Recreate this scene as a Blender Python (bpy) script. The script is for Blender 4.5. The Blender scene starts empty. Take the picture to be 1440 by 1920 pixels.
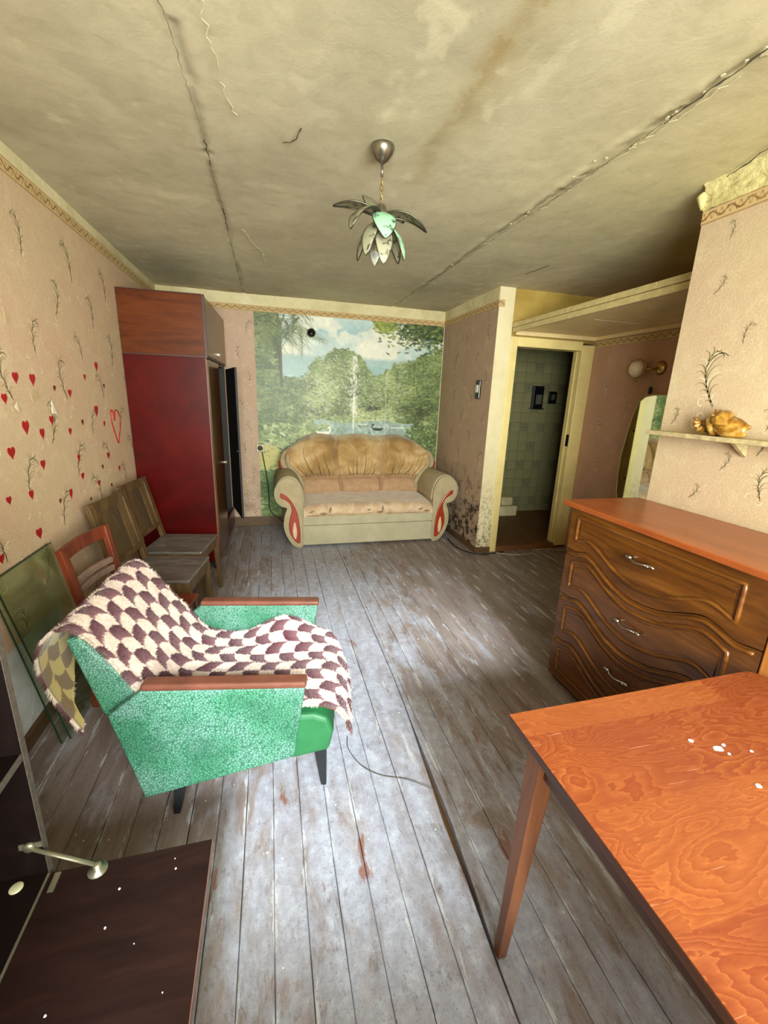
import bpy, math, random
import numpy as np
from mathutils import Vector, Matrix

random.seed(7)
rng = np.random.default_rng(11)
sc = bpy.context.scene
COL = sc.collection
PI = math.pi

# ------------------------------------------------------------------ camera
CAM_H = 1.55
yaw, pitch, roll, FPX = 0.26246914, -0.2632406, 0.03659243, 799.73
fwd = Vector((math.sin(yaw)*math.cos(pitch), math.cos(yaw)*math.cos(pitch), math.sin(pitch)))
rgt = Vector((math.cos(yaw), -math.sin(yaw), 0))
upv = rgt.cross(fwd)
r2 = rgt*math.cos(roll)+upv*math.sin(roll)
u2 = -rgt*math.sin(roll)+upv*math.cos(roll)
cd = bpy.data.cameras.new('camera')
cd.sensor_fit = 'VERTICAL'; cd.sensor_height = 24.0
cd.lens = FPX/1920*24.0
cd.clip_start = 0.02
cam = bpy.data.objects.new('camera', cd); COL.objects.link(cam)
mw = Matrix((r2, u2, -fwd)).transposed().to_4x4()
mw.translation = (0, 0, CAM_H)
cam.matrix_world = mw
sc.camera = cam

# ------------------------------------------------------------------ world, daylight, exposure
W = bpy.data.worlds.new('daylight_sky'); sc.world = W; W.use_nodes = True
W.node_tree.nodes['Background'].inputs[0].default_value = (0.75, 0.86, 1.0, 1)
W.node_tree.nodes['Background'].inputs[1].default_value = 1.0
def area(name, loc, rot, sx, sy, power, col):
    l = bpy.data.lights.new(name, 'AREA'); l.shape = 'RECTANGLE'; l.size = sx; l.size_y = sy
    l.energy = power; l.color = col
    o = bpy.data.objects.new(name, l); COL.objects.link(o); o.location = loc; o.rotation_euler = rot
    return o
# daylight entering through the window of the wall behind the camera
area('window_daylight', (0.42, -2.6, 1.80), (math.radians(90), 0, 0), 4.4, 2.8, 1060, (1.0, 0.955, 0.885))
# hazy sun, veiled by cloud, through the same window
sl = bpy.data.lights.new('hazy_sun', 'SUN'); sl.energy = 6.3; sl.angle = math.radians(9); sl.color = (0.88, 0.94, 1.0)
sun = bpy.data.objects.new('hazy_sun', sl); COL.objects.link(sun); sun.location = (0.4, -3.0, 3.4)
sun.rotation_euler = Vector((0.036, 1.0, -0.62)).to_track_quat('-Z', 'Y').to_euler()
sc.view_settings.view_transform = 'Standard'
sc.view_settings.look = 'None'
sc.view_settings.gamma = 1.0
sc.view_settings.use_curve_mapping = False
sc.view_settings.exposure = 0.85
sc.cycles.max_bounces = 10
sc.cycles.diffuse_bounces = 6
sc.cycles.transparent_max_bounces = 12

# ------------------------------------------------------------------ materials
def lin(h):
    if isinstance(h, str):
        h = h.lstrip('#'); c = [int(h[i:i+2], 16)/255 for i in (0, 2, 4)]
    else:
        c = h
    return tuple((x/12.92 if x <= 0.04045 else ((x+0.055)/1.055)**2.4) for x in c)
def lin4(h): return lin(h)+(1.0,)

class NB:
    def __init__(s, name, rough=0.6, metal=0.0, spec=0.5):
        s.m = bpy.data.materials.new(name); s.m.use_nodes = True
        s.nt = s.m.node_tree; s.b = s.nt.nodes['Principled BSDF']
        s.b.inputs['Roughness'].default_value = rough
        s.b.inputs['Metallic'].default_value = metal
        s.b.inputs['Specular IOR Level'].default_value = spec
        s._tc = None
    def new(s, t): return s.nt.nodes.new(t)
    def set(s, sock, v):
        if v is None: return
        if isinstance(v, bpy.types.NodeSocket): s.nt.links.new(v, sock)
        elif isinstance(v, str): sock.default_value = lin4(v)
        else: sock.default_value = v
    def co(s, scale=(1, 1, 1), kind='Object', rot=(0, 0, 0), loc=(0, 0, 0)):
        if s._tc is None: s._tc = s.new('ShaderNodeTexCoord')
        mp = s.new('ShaderNodeMapping')
        s.nt.links.new(s._tc.outputs[kind], mp.inputs[0])
        mp.inputs['Scale'].default_value = scale; mp.inputs['Rotation'].default_value = rot
        mp.inputs['Location'].default_value = loc
        return mp.outputs[0]
    def noise(s, vec, scale=5, detail=4, rough=0.55, dist=0.0):
        n = s.new('ShaderNodeTexNoise'); s.set(n.inputs['Vector'], vec)
        n.inputs['Scale'].default_value = scale; n.inputs['Detail'].default_value = detail
        n.inputs['Roughness'].default_value = rough; n.inputs['Distortion'].default_value = dist
        return n.outputs[0]
    def wave(s, vec, scale=5, dist=2, detail=3, dscale=1.5, kind='BANDS', axis='X', prof='SIN'):
        n = s.new('ShaderNodeTexWave'); s.set(n.inputs['Vector'], vec)
        n.wave_type = kind; n.wave_profile = prof
        if kind == 'BANDS': n.bands_direction = axis
        n.inputs['Scale'].default_value = scale; n.inputs['Distortion'].default_value = dist
        n.inputs['Detail'].default_value = detail; n.inputs['Detail Scale'].default_value = dscale
        return n.outputs[1]
    def voro(s, vec, scale=5, feat='F1', out=0, rnd=1.0):
        n = s.new('ShaderNodeTexVoronoi'); s.set(n.inputs['Vector'], vec); n.feature = feat
        n.inputs['Scale'].default_value = scale; n.inputs['Randomness'].default_value = rnd
        return n.outputs[out]
    def ramp(s, fac, stops):
        n = s.new('ShaderNodeValToRGB'); s.set(n.inputs[0], fac)
        els = n.color_ramp.elements
        while len(els) > 1: els.remove(els[-1])
        for i, (p, c) in enumerate(stops):
            e = els[0] if i == 0 else els.new(p)
            e.position = p
            e.color = lin4(c) if isinstance(c, str) else ((c, c, c, 1) if isinstance(c, (int, float)) else c)
        return n.outputs[0]
    def mix(s, fac, a, b, blend='MIX'):
        n = s.new('ShaderNodeMix'); n.data_type = 'RGBA'; n.blend_type = blend
        s.set(n.inputs[0], fac); s.set(n.inputs[6], a); s.set(n.inputs[7], b)
        return n.outputs[2]
    def math(s, op, a, b=None, clamp=False):
        n = s.new('ShaderNodeMath'); n.operation = op; n.use_clamp = clamp
        s.set(n.inputs[0], a)
        if b is not None: s.set(n.inputs[1], b)
        return n.outputs[0]
    def sep(s, vec):
        n = s.new('ShaderNodeSeparateXYZ'); s.set(n.inputs[0], vec); return n.outputs
    def attr(s, name='Col'):
        n = s.new('ShaderNodeAttribute'); n.attribute_name = name; return n.outputs[0]
    def rand(s):
        return s.new('ShaderNodeObjectInfo').outputs['Random']
    def col(s, c): s.set(s.b.inputs['Base Color'], c); return s
    def roughness(s, c): s.set(s.b.inputs['Roughness'], c); return s
    def bump(s, h, strength=0.3, dist=0.01):
        n = s.new('ShaderNodeBump'); s.set(n.inputs['Height'], h)
        n.inputs['Strength'].default_value = strength; n.inputs['Distance'].default_value = dist
        s.nt.links.new(n.outputs[0], s.b.inputs['Normal']); return s

MAT = {}
def plain(name, c, rough=0.6, metal=0.0, var=0.12, scale=18, spec=0.5, bump=0.0):
    n = NB(name, rough, metal, spec)
    v = n.co()
    f = n.noise(v, scale, 5, 0.6)
    c0 = lin(c)
    lo = tuple(x*(1-var) for x in c0)+(1,); hi = tuple(min(1, x*(1+var)) for x in c0)+(1,)
    n.col(n.ramp(f, [(0.3, lo), (0.7, hi)]))
    if bump: n.bump(f, bump, 0.004)
    MAT[name] = n.m; return n.m

def wood(name, dark, mid, light, axis='Z', scale=1.0, rough=0.35, dist=5.0, stretch=9, bump=0.05, spec=0.5):
    n = NB(name, rough, 0, spec)
    sc3 = {'X': (1, stretch, stretch), 'Y': (stretch, 1, stretch), 'Z': (stretch, stretch, 1)}[axis]
    v = n.co(sc3)
    a = n.noise(v, 1.6*scale, 7, 0.6, 1.2)
    fine = n.noise(v, 14*scale, 6, 0.7, 0.3)
    f = n.math('ADD', n.math('MULTIPLY', a, 0.75), n.math('MULTIPLY', fine, 0.25))
    c = n.ramp(f, [(0.33, dark), (0.5, mid), (0.68, light)])
    big = n.noise(n.co(), 2.2, 3, 0.5)
    c = n.mix(n.ramp(big, [(0.35, 0.25), (0.7, 0.0)]), c, dark)
    n.col(c)
    if bump: n.bump(f, bump, 0.003)
    MAT[name] = n.m; return n.m

# --- wallpaper
def wallpaper(name, base, warm, pale, dirt, dirt_amt=0.25):
    n = NB(name, 0.75, 0, 0.25)
    v = n.co()
    big = n.noise(v, 1.3, 4, 0.55)
    mid = n.noise(v, 9, 6, 0.65, 0.8)
    fine = n.noise(v, 120, 4, 0.7)
    curl = n.noise(v, 26, 3, 0.5, 3.5)
    c = n.mix(n.ramp(big, [(0.35, 0.0), (0.65, 1.0)]), base, warm)
    c = n.mix(n.ramp(mid, [(0.5, 0.0), (0.75, 0.55)]), c, pale)
    c = n.mix(n.ramp(fine, [(0.3, 0.30), (0.6, 0.0)]), c, dirt)
    c = n.mix(n.ramp(curl, [(0.47, 0.0), (0.5, 0.28), (0.53, 0.0)]), c, dirt)
    # grubby lower zone: own-shaped grime patches near the skirting
    z = n.sep(v)[2]
    low = n.math('SUBTRACT', 1.0, n.math('DIVIDE', z, 0.9), True)
    g = n.math('MULTIPLY', n.ramp(n.noise(v, 11, 7, 0.75), [(0.48, 0.0), (0.62, 1.0)]), low)
    c = n.mix(n.math('MULTIPLY', g, dirt_amt*3, True), c, '#3a3226')
    n.col(c)
    h = n.math('ADD', n.math('MULTIPLY', fine, 0.5), n.math('MULTIPLY', curl, 1.0))
    n.bump(h, 0.35, 0.004)
    MAT[name] = n.m
wallpaper('wallpaper_left', '#c4ac8a', '#c6a488', '#d4c39e', '#917b5a', 0.05)
wallpaper('wallpaper_back', '#bda18a', '#c2a590', '#cdb9a0', '#86705a', 0.2)
wallpaper('wallpaper_passage', '#ab9079', '#b3987f', '#c0aa90', '#6d5945', 0.9)
wallpaper('wallpaper_alcove', '#b08a6c', '#b8927a', '#c3a283', '#80613f', 0.2)
wallpaper('wallpaper_pier', '#c3ae8c', '#c0a58a', '#d0c2a0', '#8d7a5a', 0.1)

def plaster(name, a, b, c, bs=0.5):
    n = NB(name, 0.85, 0, 0.2)
    v = n.co()
    f = n.noise(v, 2.0, 8, 0.62, 0.6); g = n.noise(v, 17, 7, 0.7, 0.5)
    col = n.ramp(f, [(0.3, a), (0.52, b), (0.72, c)])
    col = n.mix(n.ramp(g, [(0.35, 0.25), (0.6, 0.0)]), col, a)
    n.col(col)
    n.bump(n.math('ADD', n.math('MULTIPLY', f, 0.6), g), bs, 0.012)
    MAT[name] = n.m
plaster('cream_plaster', '#b3a67c', '#d2c79c', '#e2d9b4', 0.55)
def column_mat():
    n = NB('column_plaster', 0.7, 0, 0.25); v = n.co(); z = n.sep(v)[2]
    f = n.noise(v, 3, 7, 0.6); g = n.noise(v, 30, 7, 0.75, 0.8)
    c = n.ramp(f, [(0.3, '#c9b896'), (0.55, '#d6caa2'), (0.75, '#dccfae')])
    low = n.math('SUBTRACT', 1.0, n.math('DIVIDE', z, 0.85), True)
    k = n.math('MULTIPLY', n.ramp(g, [(0.50, 0.0), (0.58, 1.0)]), low)
    n.col(n.mix(k, c, '#4d4029')); n.bump(n.math('SUBTRACT', f, k), 0.4, 0.006); MAT['column_plaster'] = n.m
column_mat()
plaster('peeling_plaster', '#b5a86c', '#d8cc90', '#e6dda8', 1.0)
plaster('ochre_plaster', '#8f7636', '#ad924b', '#bda35c', 0.4)
plaster('grey_plaster', '#a9a7a0', '#cac9c6', '#dddcdc', 0.8)
plaster('dark_plaster', '#4f4a3c', '#5f5a48', '#6e6853', 0.4)

def ceiling_mat():
    n = NB('ceiling_paint', 0.9, 0, 0.15)
    v = n.co()
    f = n.noise(v, 1.1, 6, 0.6, 0.5); g = n.noise(v, 11, 8, 0.68, 0.6); h = n.noise(v, 75, 4, 0.65)
    c = n.attr('Col')
    k = n.ramp(f, [(0.3, (0.80, 0.79, 0.80, 1)), (0.7, (1.0, 1.0, 1.0, 1))])
    c = n.mix(1.0, c, k, 'MULTIPLY')
    c = n.mix(n.ramp(g, [(0.33, 0.22), (0.55, 0.0)]), c, '#8f8768')
    n.col(c)
    n.bump(n.math('ADD', n.math('MULTIPLY', g, 1.2), n.math('MULTIPLY', h, 0.25)), 0.22, 0.006)
    MAT['ceiling_paint'] = n.m
ceiling_mat()

def border_mat():
    n = NB('border_print', 0.7, 0, 0.2)
    v = n.co(kind='UV')           # u in metres along the wall, v 0..1 across the strip
    s = n.sep(v); u, w = s[0], s[1]
    k = 2*PI/0.085
    wav = n.math('ADD', 0.5, n.math('MULTIPLY', n.math('SINE', n.math('MULTIPLY', u, k)), 0.20))
    wav2 = n.math('ADD', 0.5, n.math('MULTIPLY', n.math('SINE', n.math('MULTIPLY', u, k*3.0)), 0.22))
    d1 = n.math('ABSOLUTE', n.math('SUBTRACT', w, wav)); d2 = n.math('ABSOLUTE', n.math('SUBTRACT', w, wav2))
    m1 = n.ramp(d1, [(0.05, 1.0), (0.10, 0.0)]); m2 = n.ramp(d2, [(0.05, 0.8), (0.09, 0.0)])
    e = n.math('ABSOLUTE', n.math('SUBTRACT', w, 0.5))
    m3 = n.ramp(e, [(0.42, 0.0), (0.44, 0.9), (0.47, 0.9), (0.485, 0.25)])
    mm = n.math('MAXIMUM', n.math('MAXIMUM', m1, m2), m3)
    no = n.noise(n.co(), 40, 4, 0.6)
    c = n.mix(n.math('MULTIPLY', mm, n.ramp(no, [(0.3, 0.6), (0.6, 0.95)])), '#c3a878', '#6d4a22')
    c = n.mix(n.ramp(n.noise(n.co(), 6, 4), [(0.4, 0.0), (0.7, 0.3)]), c, '#a58a58')
    n.col(c); MAT['border_print'] = n.m
border_mat()

def floor_mat():
    n = NB('painted_boards', 0.5, 0, 0.35)
    v = n.co()
    s = n.sep(v); x, y = s[0], s[1]
    vs = n.co((5, 0.8, 1)); vm = n.co((2.2, 0.7, 1))
    r = n.rand()
    base = n.ramp(n.noise(vs, 2.4, 7, 0.62, 0.5), [(0.28, '#65554f'), (0.48, '#80726e'), (0.7, '#958a89')])
    base = n.mix(n.math('MULTIPLY', r, 0.30), base, '#76675d')
    # scuffed pale wear: patchy, long with the boards, thickest along the walked path
    path = n.math('SUBTRACT', 1.0, n.math('DIVIDE', n.math('ABSOLUTE', n.math('SUBTRACT', x, 0.36)), 0.85), True)
    wear = n.noise(vm, 4.2, 10, 0.74, 0.5)
    wthr = n.math('ADD', wear, n.math('MULTIPLY', path, 0.25))
    wm = n.ramp(wthr, [(0.54, 0.0), (0.61, 0.45), (0.75, 0.88)])
    c = n.mix(wm, base, n.ramp(n.noise(v, 22, 6, 0.7), [(0.3, '#8b8b98'), (0.6, '#a9acba'), (0.75, '#c3c6d0')]))
    # paint rubbed off along the board edges
    fr = n.math('FRACT', n.math('MULTIPLY', n.math('ADD', x, 1.137), 10.0))
    ed = n.math('MULTIPLY', n.math('ABSOLUTE', n.math('SUBTRACT', fr, 0.5)), 2.0)
    en = n.noise(n.co((8, 1.5, 1), loc=(1, 5, 0)), 3.0, 8, 0.7)
    em = n.ramp(n.math('ADD', n.math('MULTIPLY', ed, 0.30), en), [(0.80, 0.0), (0.86, 0.75)])
    c = n.mix(em, c, '#bdbcc0')
    mott = n.ramp(n.noise(n.co((3, 1.6, 1), loc=(4, 4, 0)), 9.0, 9, 0.75), [(0.56, 0.0), (0.66, 0.55)])
    c = n.mix(mott, c, '#5f4d45')
    drk = n.ramp(n.noise(n.co((5, 0.9, 1), loc=(9, 1, 0)), 2.6, 8, 0.7), [(0.60, 0.0), (0.70, 0.6)])
    c = n.mix(drk, c, '#57483c')
    # flecks of old red paint and of bare cream
    red = n.ramp(n.noise(n.co((3, 1.0, 1), loc=(3, 1, 0)), 3.1, 6, 0.6), [(0.655, 0.0), (0.69, 0.8)])
    c = n.mix(red, c, '#7d4f3f')
    chip = n.ramp(n.noise(n.co((6, 1.6, 1), loc=(7, 2, 0)), 4.2, 8, 0.72), [(0.665, 0.0), (0.685, 0.85)])
    c = n.mix(chip, c, '#b3aea8')
    grit = n.ramp(n.noise(v, 160, 3, 0.6), [(0.30, 0.5), (0.42, 0.0)])
    c = n.mix(grit, c, '#54463d')
    n.col(c)
    n.roughness(n.ramp(wear, [(0.4, 0.42), (0.65, 0.62)]))
    g = n.noise(n.co((9, 1.2, 1)), 7, 8, 0.7, 0.4)
    n.bump(n.math('ADD', g, n.math('MULTIPLY', wm, 0.4)), 0.45, 0.006)
    MAT['painted_boards'] = n.m
floor_mat()

wood('wardrobe_side', '#340302', '#4a0403', '#5a0804', 'Y', 1.0, 0.3, stretch=1.5, bump=0.0, spec=0.25)
wood('wardrobe_upper', '#421a06', '#5a290d', '#6c3814', 'X', 1.0, 0.32, stretch=7, bump=0.0, spec=0.25)
wood('wardrobe_door', '#3a2010', '#553318', '#6b4522', 'Z', 1.0, 0.25, stretch=7, bump=0.0)
wood('wardrobe_door_light', '#5d3d1c', '#7d5a2c', '#937040', 'Z', 1.0, 0.3, stretch=7, bump=0.0)
plain('wardrobe_inside', '#160c08', 0.6)
plain('wardrobe_edge', '#3c1810', 0.4)
plain('edge_strip', '#6d4a40', 0.4)
wood('chest_wood', '#402206', '#62380f', '#7c4d1b', 'Y', 1.2, 0.28, stretch=8, bump=0.02)
wood('chest_top', '#793a18', '#924a20', '#a2582a', 'Y', 1.0, 0.3, stretch=6, bump=0.0)
wood('chest_stile', '#8a5016', '#a8682a', '#bd7c36', 'Z', 1.0, 0.35, stretch=6, bump=0.02)
wood('chair_brown', '#33230f', '#533c1e', '#6f5530', 'Z', 1.3, 0.5, stretch=6, bump=0.08)
wood('chair_seat_grey', '#3e3a36', '#5e5954', '#86827c', 'X', 2.0, 0.3, stretch=4, bump=0.08)
wood('chair_panel', '#2c2012', '#443320', '#5a472c', 'Z', 1.3, 0.45, stretch=6, bump=0.08)
wood('chair_red', '#4a190b', '#6b2b15', '#7d3a1c', 'Z', 1.3, 0.4, stretch=6, bump=0.06)
plain('chair_red_dusty', '#8d7468', 0.6, var=0.3)
wood('cabinet_dark', '#0a0403', '#100706', '#180c0a', 'Y', 1.0, 0.5, stretch=7, bump=0.02, spec=0.2)
wood('flap_dark', '#140908', '#20110e', '#2b1814', 'X', 1.0, 0.5, stretch=8, bump=0.03, spec=0.15)
plain('raw_edge', '#4a4038', 0.7, var=0.35, scale=60)
plain('brass_dull', '#8c8670', 0.4, 0.7)
plain('plastic_cream', '#b9b18f', 0.4)
wood('table_edge', '#2a160d', '#3d2114', '#4e2c1a', 'Y', 1.0, 0.4, stretch=8, bump=0.03)
wood('table_leg', '#4a2a1a', '#6b4029', '#7f4f33', 'Z', 1.0, 0.45, stretch=8, bump=0.03)
wood('skirting_brown', '#3d2a18', '#594026', '#6d5232', 'Y', 1.0, 0.5, stretch=5, bump=0.05)
plain('leg_black', '#16171a', 0.45)
plain('door_paint', '#d8c584', 0.45, var=0.10, scale=7, bump=0.15)
plain('loft_paint', '#dcc490', 0.5, var=0.10, scale=5, bump=0.1)
plain('loft_edge', '#b9a873', 0.5, var=0.16, scale=22, bump=0.2)
plain('bath_floor', '#6a431f', 0.55, var=0.2, scale=9)
plain('tile_plain', '#85815c', 0.3, var=0.10, scale=4)
plain('tile_gray', '#58584a', 0.35)
plain('grout', '#45442f', 0.8)
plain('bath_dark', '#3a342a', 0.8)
plain('black_plastic', '#0c0d10', 0.3)
plain('white_plastic', '#d7d2c3', 0.35)
plain('chrome', '#c9c5bb', 0.18, 1.0, var=0.05)
plain('antique_metal', '#8a8374', 0.28, 0.9, var=0.25, scale=60)
plain('brass', '#b89a5e', 0.28, 1.0)
plain('lamp_globe', '#d8c6a0', 0.35)
plain('heart_red', '#9a0a16', 0.5, var=0.15)
plain('heart_dark', '#6a1a14', 0.6, var=0.2)
plain('tape_residue', '#b99f7c', 0.5)
plain('torn_paper', '#d9cdb2', 0.8)
plain('feather_dark', '#83734f', 0.8, var=0.3, scale=40)
plain('feather_light', '#d8c9a8', 0.8, var=0.15, scale=40)
plain('feather_pink', '#7b5a46', 0.8, var=0.3, scale=40)
plain('crack_dark', '#4a4230', 0.95, var=0.3, scale=60)
plain('flake_ceiling', '#c3b997', 0.95, var=0.1, scale=40)
plain('seam_grey', '#7d7458', 0.95, var=0.25, scale=60)
plain('flake_pale', '#d6cca6', 0.9, var=0.12, scale=40)
plain('cord_black', '#15130f', 0.5)
plain('cord_pale', '#a89c80', 0.6)
plain('wire_thin', '#4f4a45', 0.5)
plain('sofa_velour', '#9e8f70', 0.85, var=0.14, scale=10, spec=0.2)
plain('sofa_front', '#a29a80', 0.85, var=0.10, scale=8, spec=0.2, bump=0.1)
plain('sofa_red', '#8c2f14', 0.3, var=0.12)
plain('sofa_cream', '#c0a585', 0.6)
plain('marble_chip', '#d9d7d6', 0.7)
plain('shelf_stone', '#ab9a72', 0.6, var=0.3, scale=40, bump=0.2)
plain('mirror_frame', '#c9b58a', 0.5)

def sofa_back_mat(name, pat):
    n = NB(name, 0.8, 0, 0.25)
    v = n.co()
    f = n.noise(v, 4.5, 4, 0.55, 0.6); g = n.noise(v, 30, 5, 0.7)
    if pat:
        c = n.ramp(f, [(0.36, '#b5987a'), (0.48, '#c8b193'), (0.58, '#b89a78'), (0.7, '#d3c3a6')])
    else:
        c = n.ramp(f, [(0.34, '#8d6c3c'), (0.5, '#ad8c5a'), (0.66, '#c4a87c')])
    c = n.mix(n.ramp(g, [(0.35, 0.22), (0.6, 0.0)]), c, '#7d6038')
    n.col(c); n.bump(g, 0.12, 0.004)
    n.b.inputs['Sheen Weight'].default_value = 0.35
    MAT[name] = n.m
sofa_back_mat('sofa_gold', False); sofa_back_mat('sofa_seat', True)
plain('sofa_lumbar', '#a58566', 0.85, var=0.16, scale=16, spec=0.2)
plain('sofa_crease_shade', '#6d4f27', 0.85, var=0.1)  # darker gold that paints shade into the pleat creases
plain('sofa_leaf', '#7a6a50', 0.8)

def crackle_green():
    n = NB('crackle_green', 0.5, 0, 0.4)
    v = n.co()
    d = n.voro(n.mix(0.012, v, n.noise(v, 60, 3), 'ADD'), 105, 'DISTANCE_TO_EDGE')
    f = n.noise(v, 3.5, 5, 0.6)
    base = n.ramp(f, [(0.32, '#2a5741'), (0.5, '#3b7257'), (0.68, '#53846e')])
    dust = n.ramp(n.noise(n.co(loc=(2, 3, 1)), 4.5, 6, 0.65), [(0.45, 0.0), (0.66, 0.6)])
    base = n.mix(dust, base, '#728f8a')
    c = n.mix(n.ramp(d, [(0.03, 0.85), (0.16, 0.0)]), base, '#173f30')
    n.col(c); n.bump(n.ramp(d, [(0.0, 0.0), (0.15, 1.0)]), 0.35, 0.003)
    MAT['crackle_green'] = n.m
crackle_green()
plain('seat_green', '#1b5630', 0.55, var=0.18, scale=12)
plain('armrest_wood', '#5a3428', 0.3, var=0.25, scale=14)

def attr_mat(name, rough=0.9, spec=0.1, bump=0.0, sheen=0.0):
    n = NB(name, rough, 0, spec); c = n.attr('Col'); n.col(c)
    if bump: n.bump(n.noise(n.co(), 140, 4, 0.7), bump, 0.004)
    if sheen: n.b.inputs['Sheen Weight'].default_value = sheen
    MAT[name] = n.m
attr_mat('blanket_plush', 0.95, 0.05, 0.5, 0.3)
attr_mat('mural_print', 0.4, 0.35)

def table_top_mat():
    n = NB('table_veneer', 0.33, 0, 0.45)
    v = n.co()
    s = n.sep(v)
    br = n.new('ShaderNodeTexBrick'); n.set(br.inputs['Vector'], n.co((1, 1, 1), rot=(0, 0, math.radians(0)), loc=(0.1, 0.33, 0)))
    br.inputs['Color1'].default_value = (0.0, 0, 0, 1); br.inputs['Color2'].default_value = (1, 1, 1, 1)
    br.inputs['Mortar'].default_value = (0.5, 0.5, 0.5, 1); br.inputs['Mortar Size'].default_value = 0.0
    br.inputs['Scale'].default_value = 1.0; br.inputs['Brick Width'].default_value = 0.62; br.inputs['Row Height'].default_value = 0.21
    off = br.outputs[0]
    vv = n.mix(1.0, n.co((2.2, 7, 1)), n.mix(1.0, off, (5, 9, 3, 1), 'MULTIPLY'), 'ADD')
    fld = n.noise(vv, 1.0, 2.5, 0.45, 0.9)
    rings = n.math('FRACT', n.math('MULTIPLY', n.math('ADD', fld, n.math('MULTIPLY', n.noise(n.co((6, 22, 1)), 2.0, 4, 0.6), 0.10)), 24.0))
    edge = n.ramp(rings, [(0.0, 0.0), (0.75, 0.55), (0.93, 1.0), (1.0, 0.0)])
    c = n.mix(n.math('MULTIPLY', edge, 0.6), '#672a12', '#96562a')
    big = n.noise(n.co((1, 1, 1)), 2.6, 4, 0.5)
    c = n.mix(n.ramp(big, [(0.42, 0.0), (0.62, 0.55)]), c, '#602616')
    c = n.mix(n.math('MULTIPLY', off, 0.20), c, '#a4642e')
    fine = n.noise(n.co((12, 90, 1)), 3, 4, 0.7)
    c = n.mix(n.ramp(fine, [(0.35, 0.25), (0.6, 0.0)]), c, '#53200c')
    scr = n.noise(n.co((2.5, 50, 1), rot=(0, 0, 0.5)), 2.2, 3, 0.6)
    c = n.mix(n.ramp(scr, [(0.685, 0.0), (0.72, 0.32)]), c, '#b98a70')
    n.col(c); n.roughness(n.ramp(n.noise(v, 9, 5), [(0.3, 0.28), (0.7, 0.42)]))
    MAT['table_veneer'] = n.m
table_top_mat()

def glass_mat(name, tint, trans=0.78, gl=0.12):
    m = bpy.data.materials.new(name); m.use_nodes = True; nt = m.node_tree
    nt.nodes.remove(nt.nodes['Principled BSDF'])
    out = nt.nodes['Material Output']
    t = nt.nodes.new('ShaderNodeBsdfTransparent'); t.inputs[0].default_value = lin4(tint)
    g = nt.nodes.new('ShaderNodeBsdfGlossy'); g.inputs['Roughness'].default_value = 0.03
    f0 = nt.nodes.new('ShaderNodeLayerWeight'); f1 = nt.nodes.new('ShaderNodeMath'); f1.operation = 'POWER'; f1.inputs[1].default_value = 5.0
    f = nt.nodes.new('ShaderNodeMath'); f.operation = 'MULTIPLY_ADD'; f.inputs[1].default_value = 0.8; f.inputs[2].default_value = 0.03
    nt.links.new(f0.outputs['Facing'], f1.inputs[0]); nt.links.new(f1.outputs[0], f.inputs[0])
    mx = nt.nodes.new('ShaderNodeMixShader')
    nt.links.new(f.outputs[0], mx.inputs[0]); nt.links.new(t.outputs[0], mx.inputs[1]); nt.links.new(g.outputs[0], mx.inputs[2])
    no = nt.nodes.new('ShaderNodeTexNoise'); no.inputs['Scale'].default_value = 6
    d = nt.nodes.new('ShaderNodeBsdfDiffuse'); d.inputs[0].default_value = lin4('#8f9478')
    r = nt.nodes.new('ShaderNodeValToRGB'); r.color_ramp.elements[0].position = 0.35; r.color_ramp.elements[0].color = (gl*0.4,)*3+(1,)
    r.color_ramp.elements[1].position = 0.7; r.color_ramp.elements[1].color = (gl,)*3+(1,)
    nt.links.new(no.outputs[0], r.inputs[0])
    m2 = nt.nodes.new('ShaderNodeMixShader')
    nt.links.new(r.outputs[0], m2.inputs[0]); nt.links.new(mx.outputs[0], m2.inputs[1]); nt.links.new(d.outputs[0], m2.inputs[2])
    nt.links.new(m2.outputs[0], out.inputs[0]); MAT[name] = m
glass_mat('pane_glass', '#f5f9f2', gl=0.035)
glass_mat('window_glass', '#f4f8f6', gl=0.02)
plain('glass_edge', '#1c3526', 0.2)

def petal_mat(name, pale, dark):
    n = NB(name, 0.3, 0, 0.5)
    v = n.co()
    f = n.noise(v, 38, 4, 0.6)
    n.col(n.mix(n.ramp(f, [(0.56, 0.0), (0.60, 0.85)]), pale, dark))
    n.b.inputs['Transmission Weight'].default_value = 0.15
    MAT[name] = n.m
petal_mat('petal_grey', '#77745c', '#2e2a1e'); petal_mat('petal_green', '#8fc09a', '#33402a'); petal_mat('petal_pale', '#8f8d74', '#3a3526')
plain('rim_metal', '#5a564a', 0.3, 0.9, var=0.2, scale=60)

def shell_mat():
    n = NB('conch_shell', 0.28, 0, 0.5)
    v = n.co()
    f = n.noise(v, 22, 5, 0.6, 0.6)
    n.col(n.ramp(f, [(0.3, '#40210a'), (0.46, '#7a5014'), (0.6, '#a37c30'), (0.75, '#cdb884')]))
    n.bump(n.noise(v, 60, 4), 0.3, 0.004); MAT['conch_shell'] = n.m
shell_mat()
n = NB('mirror_silver', 0.02, 1.0); n.col('#d8dccf'); MAT['mirror_silver'] = n.m

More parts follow.
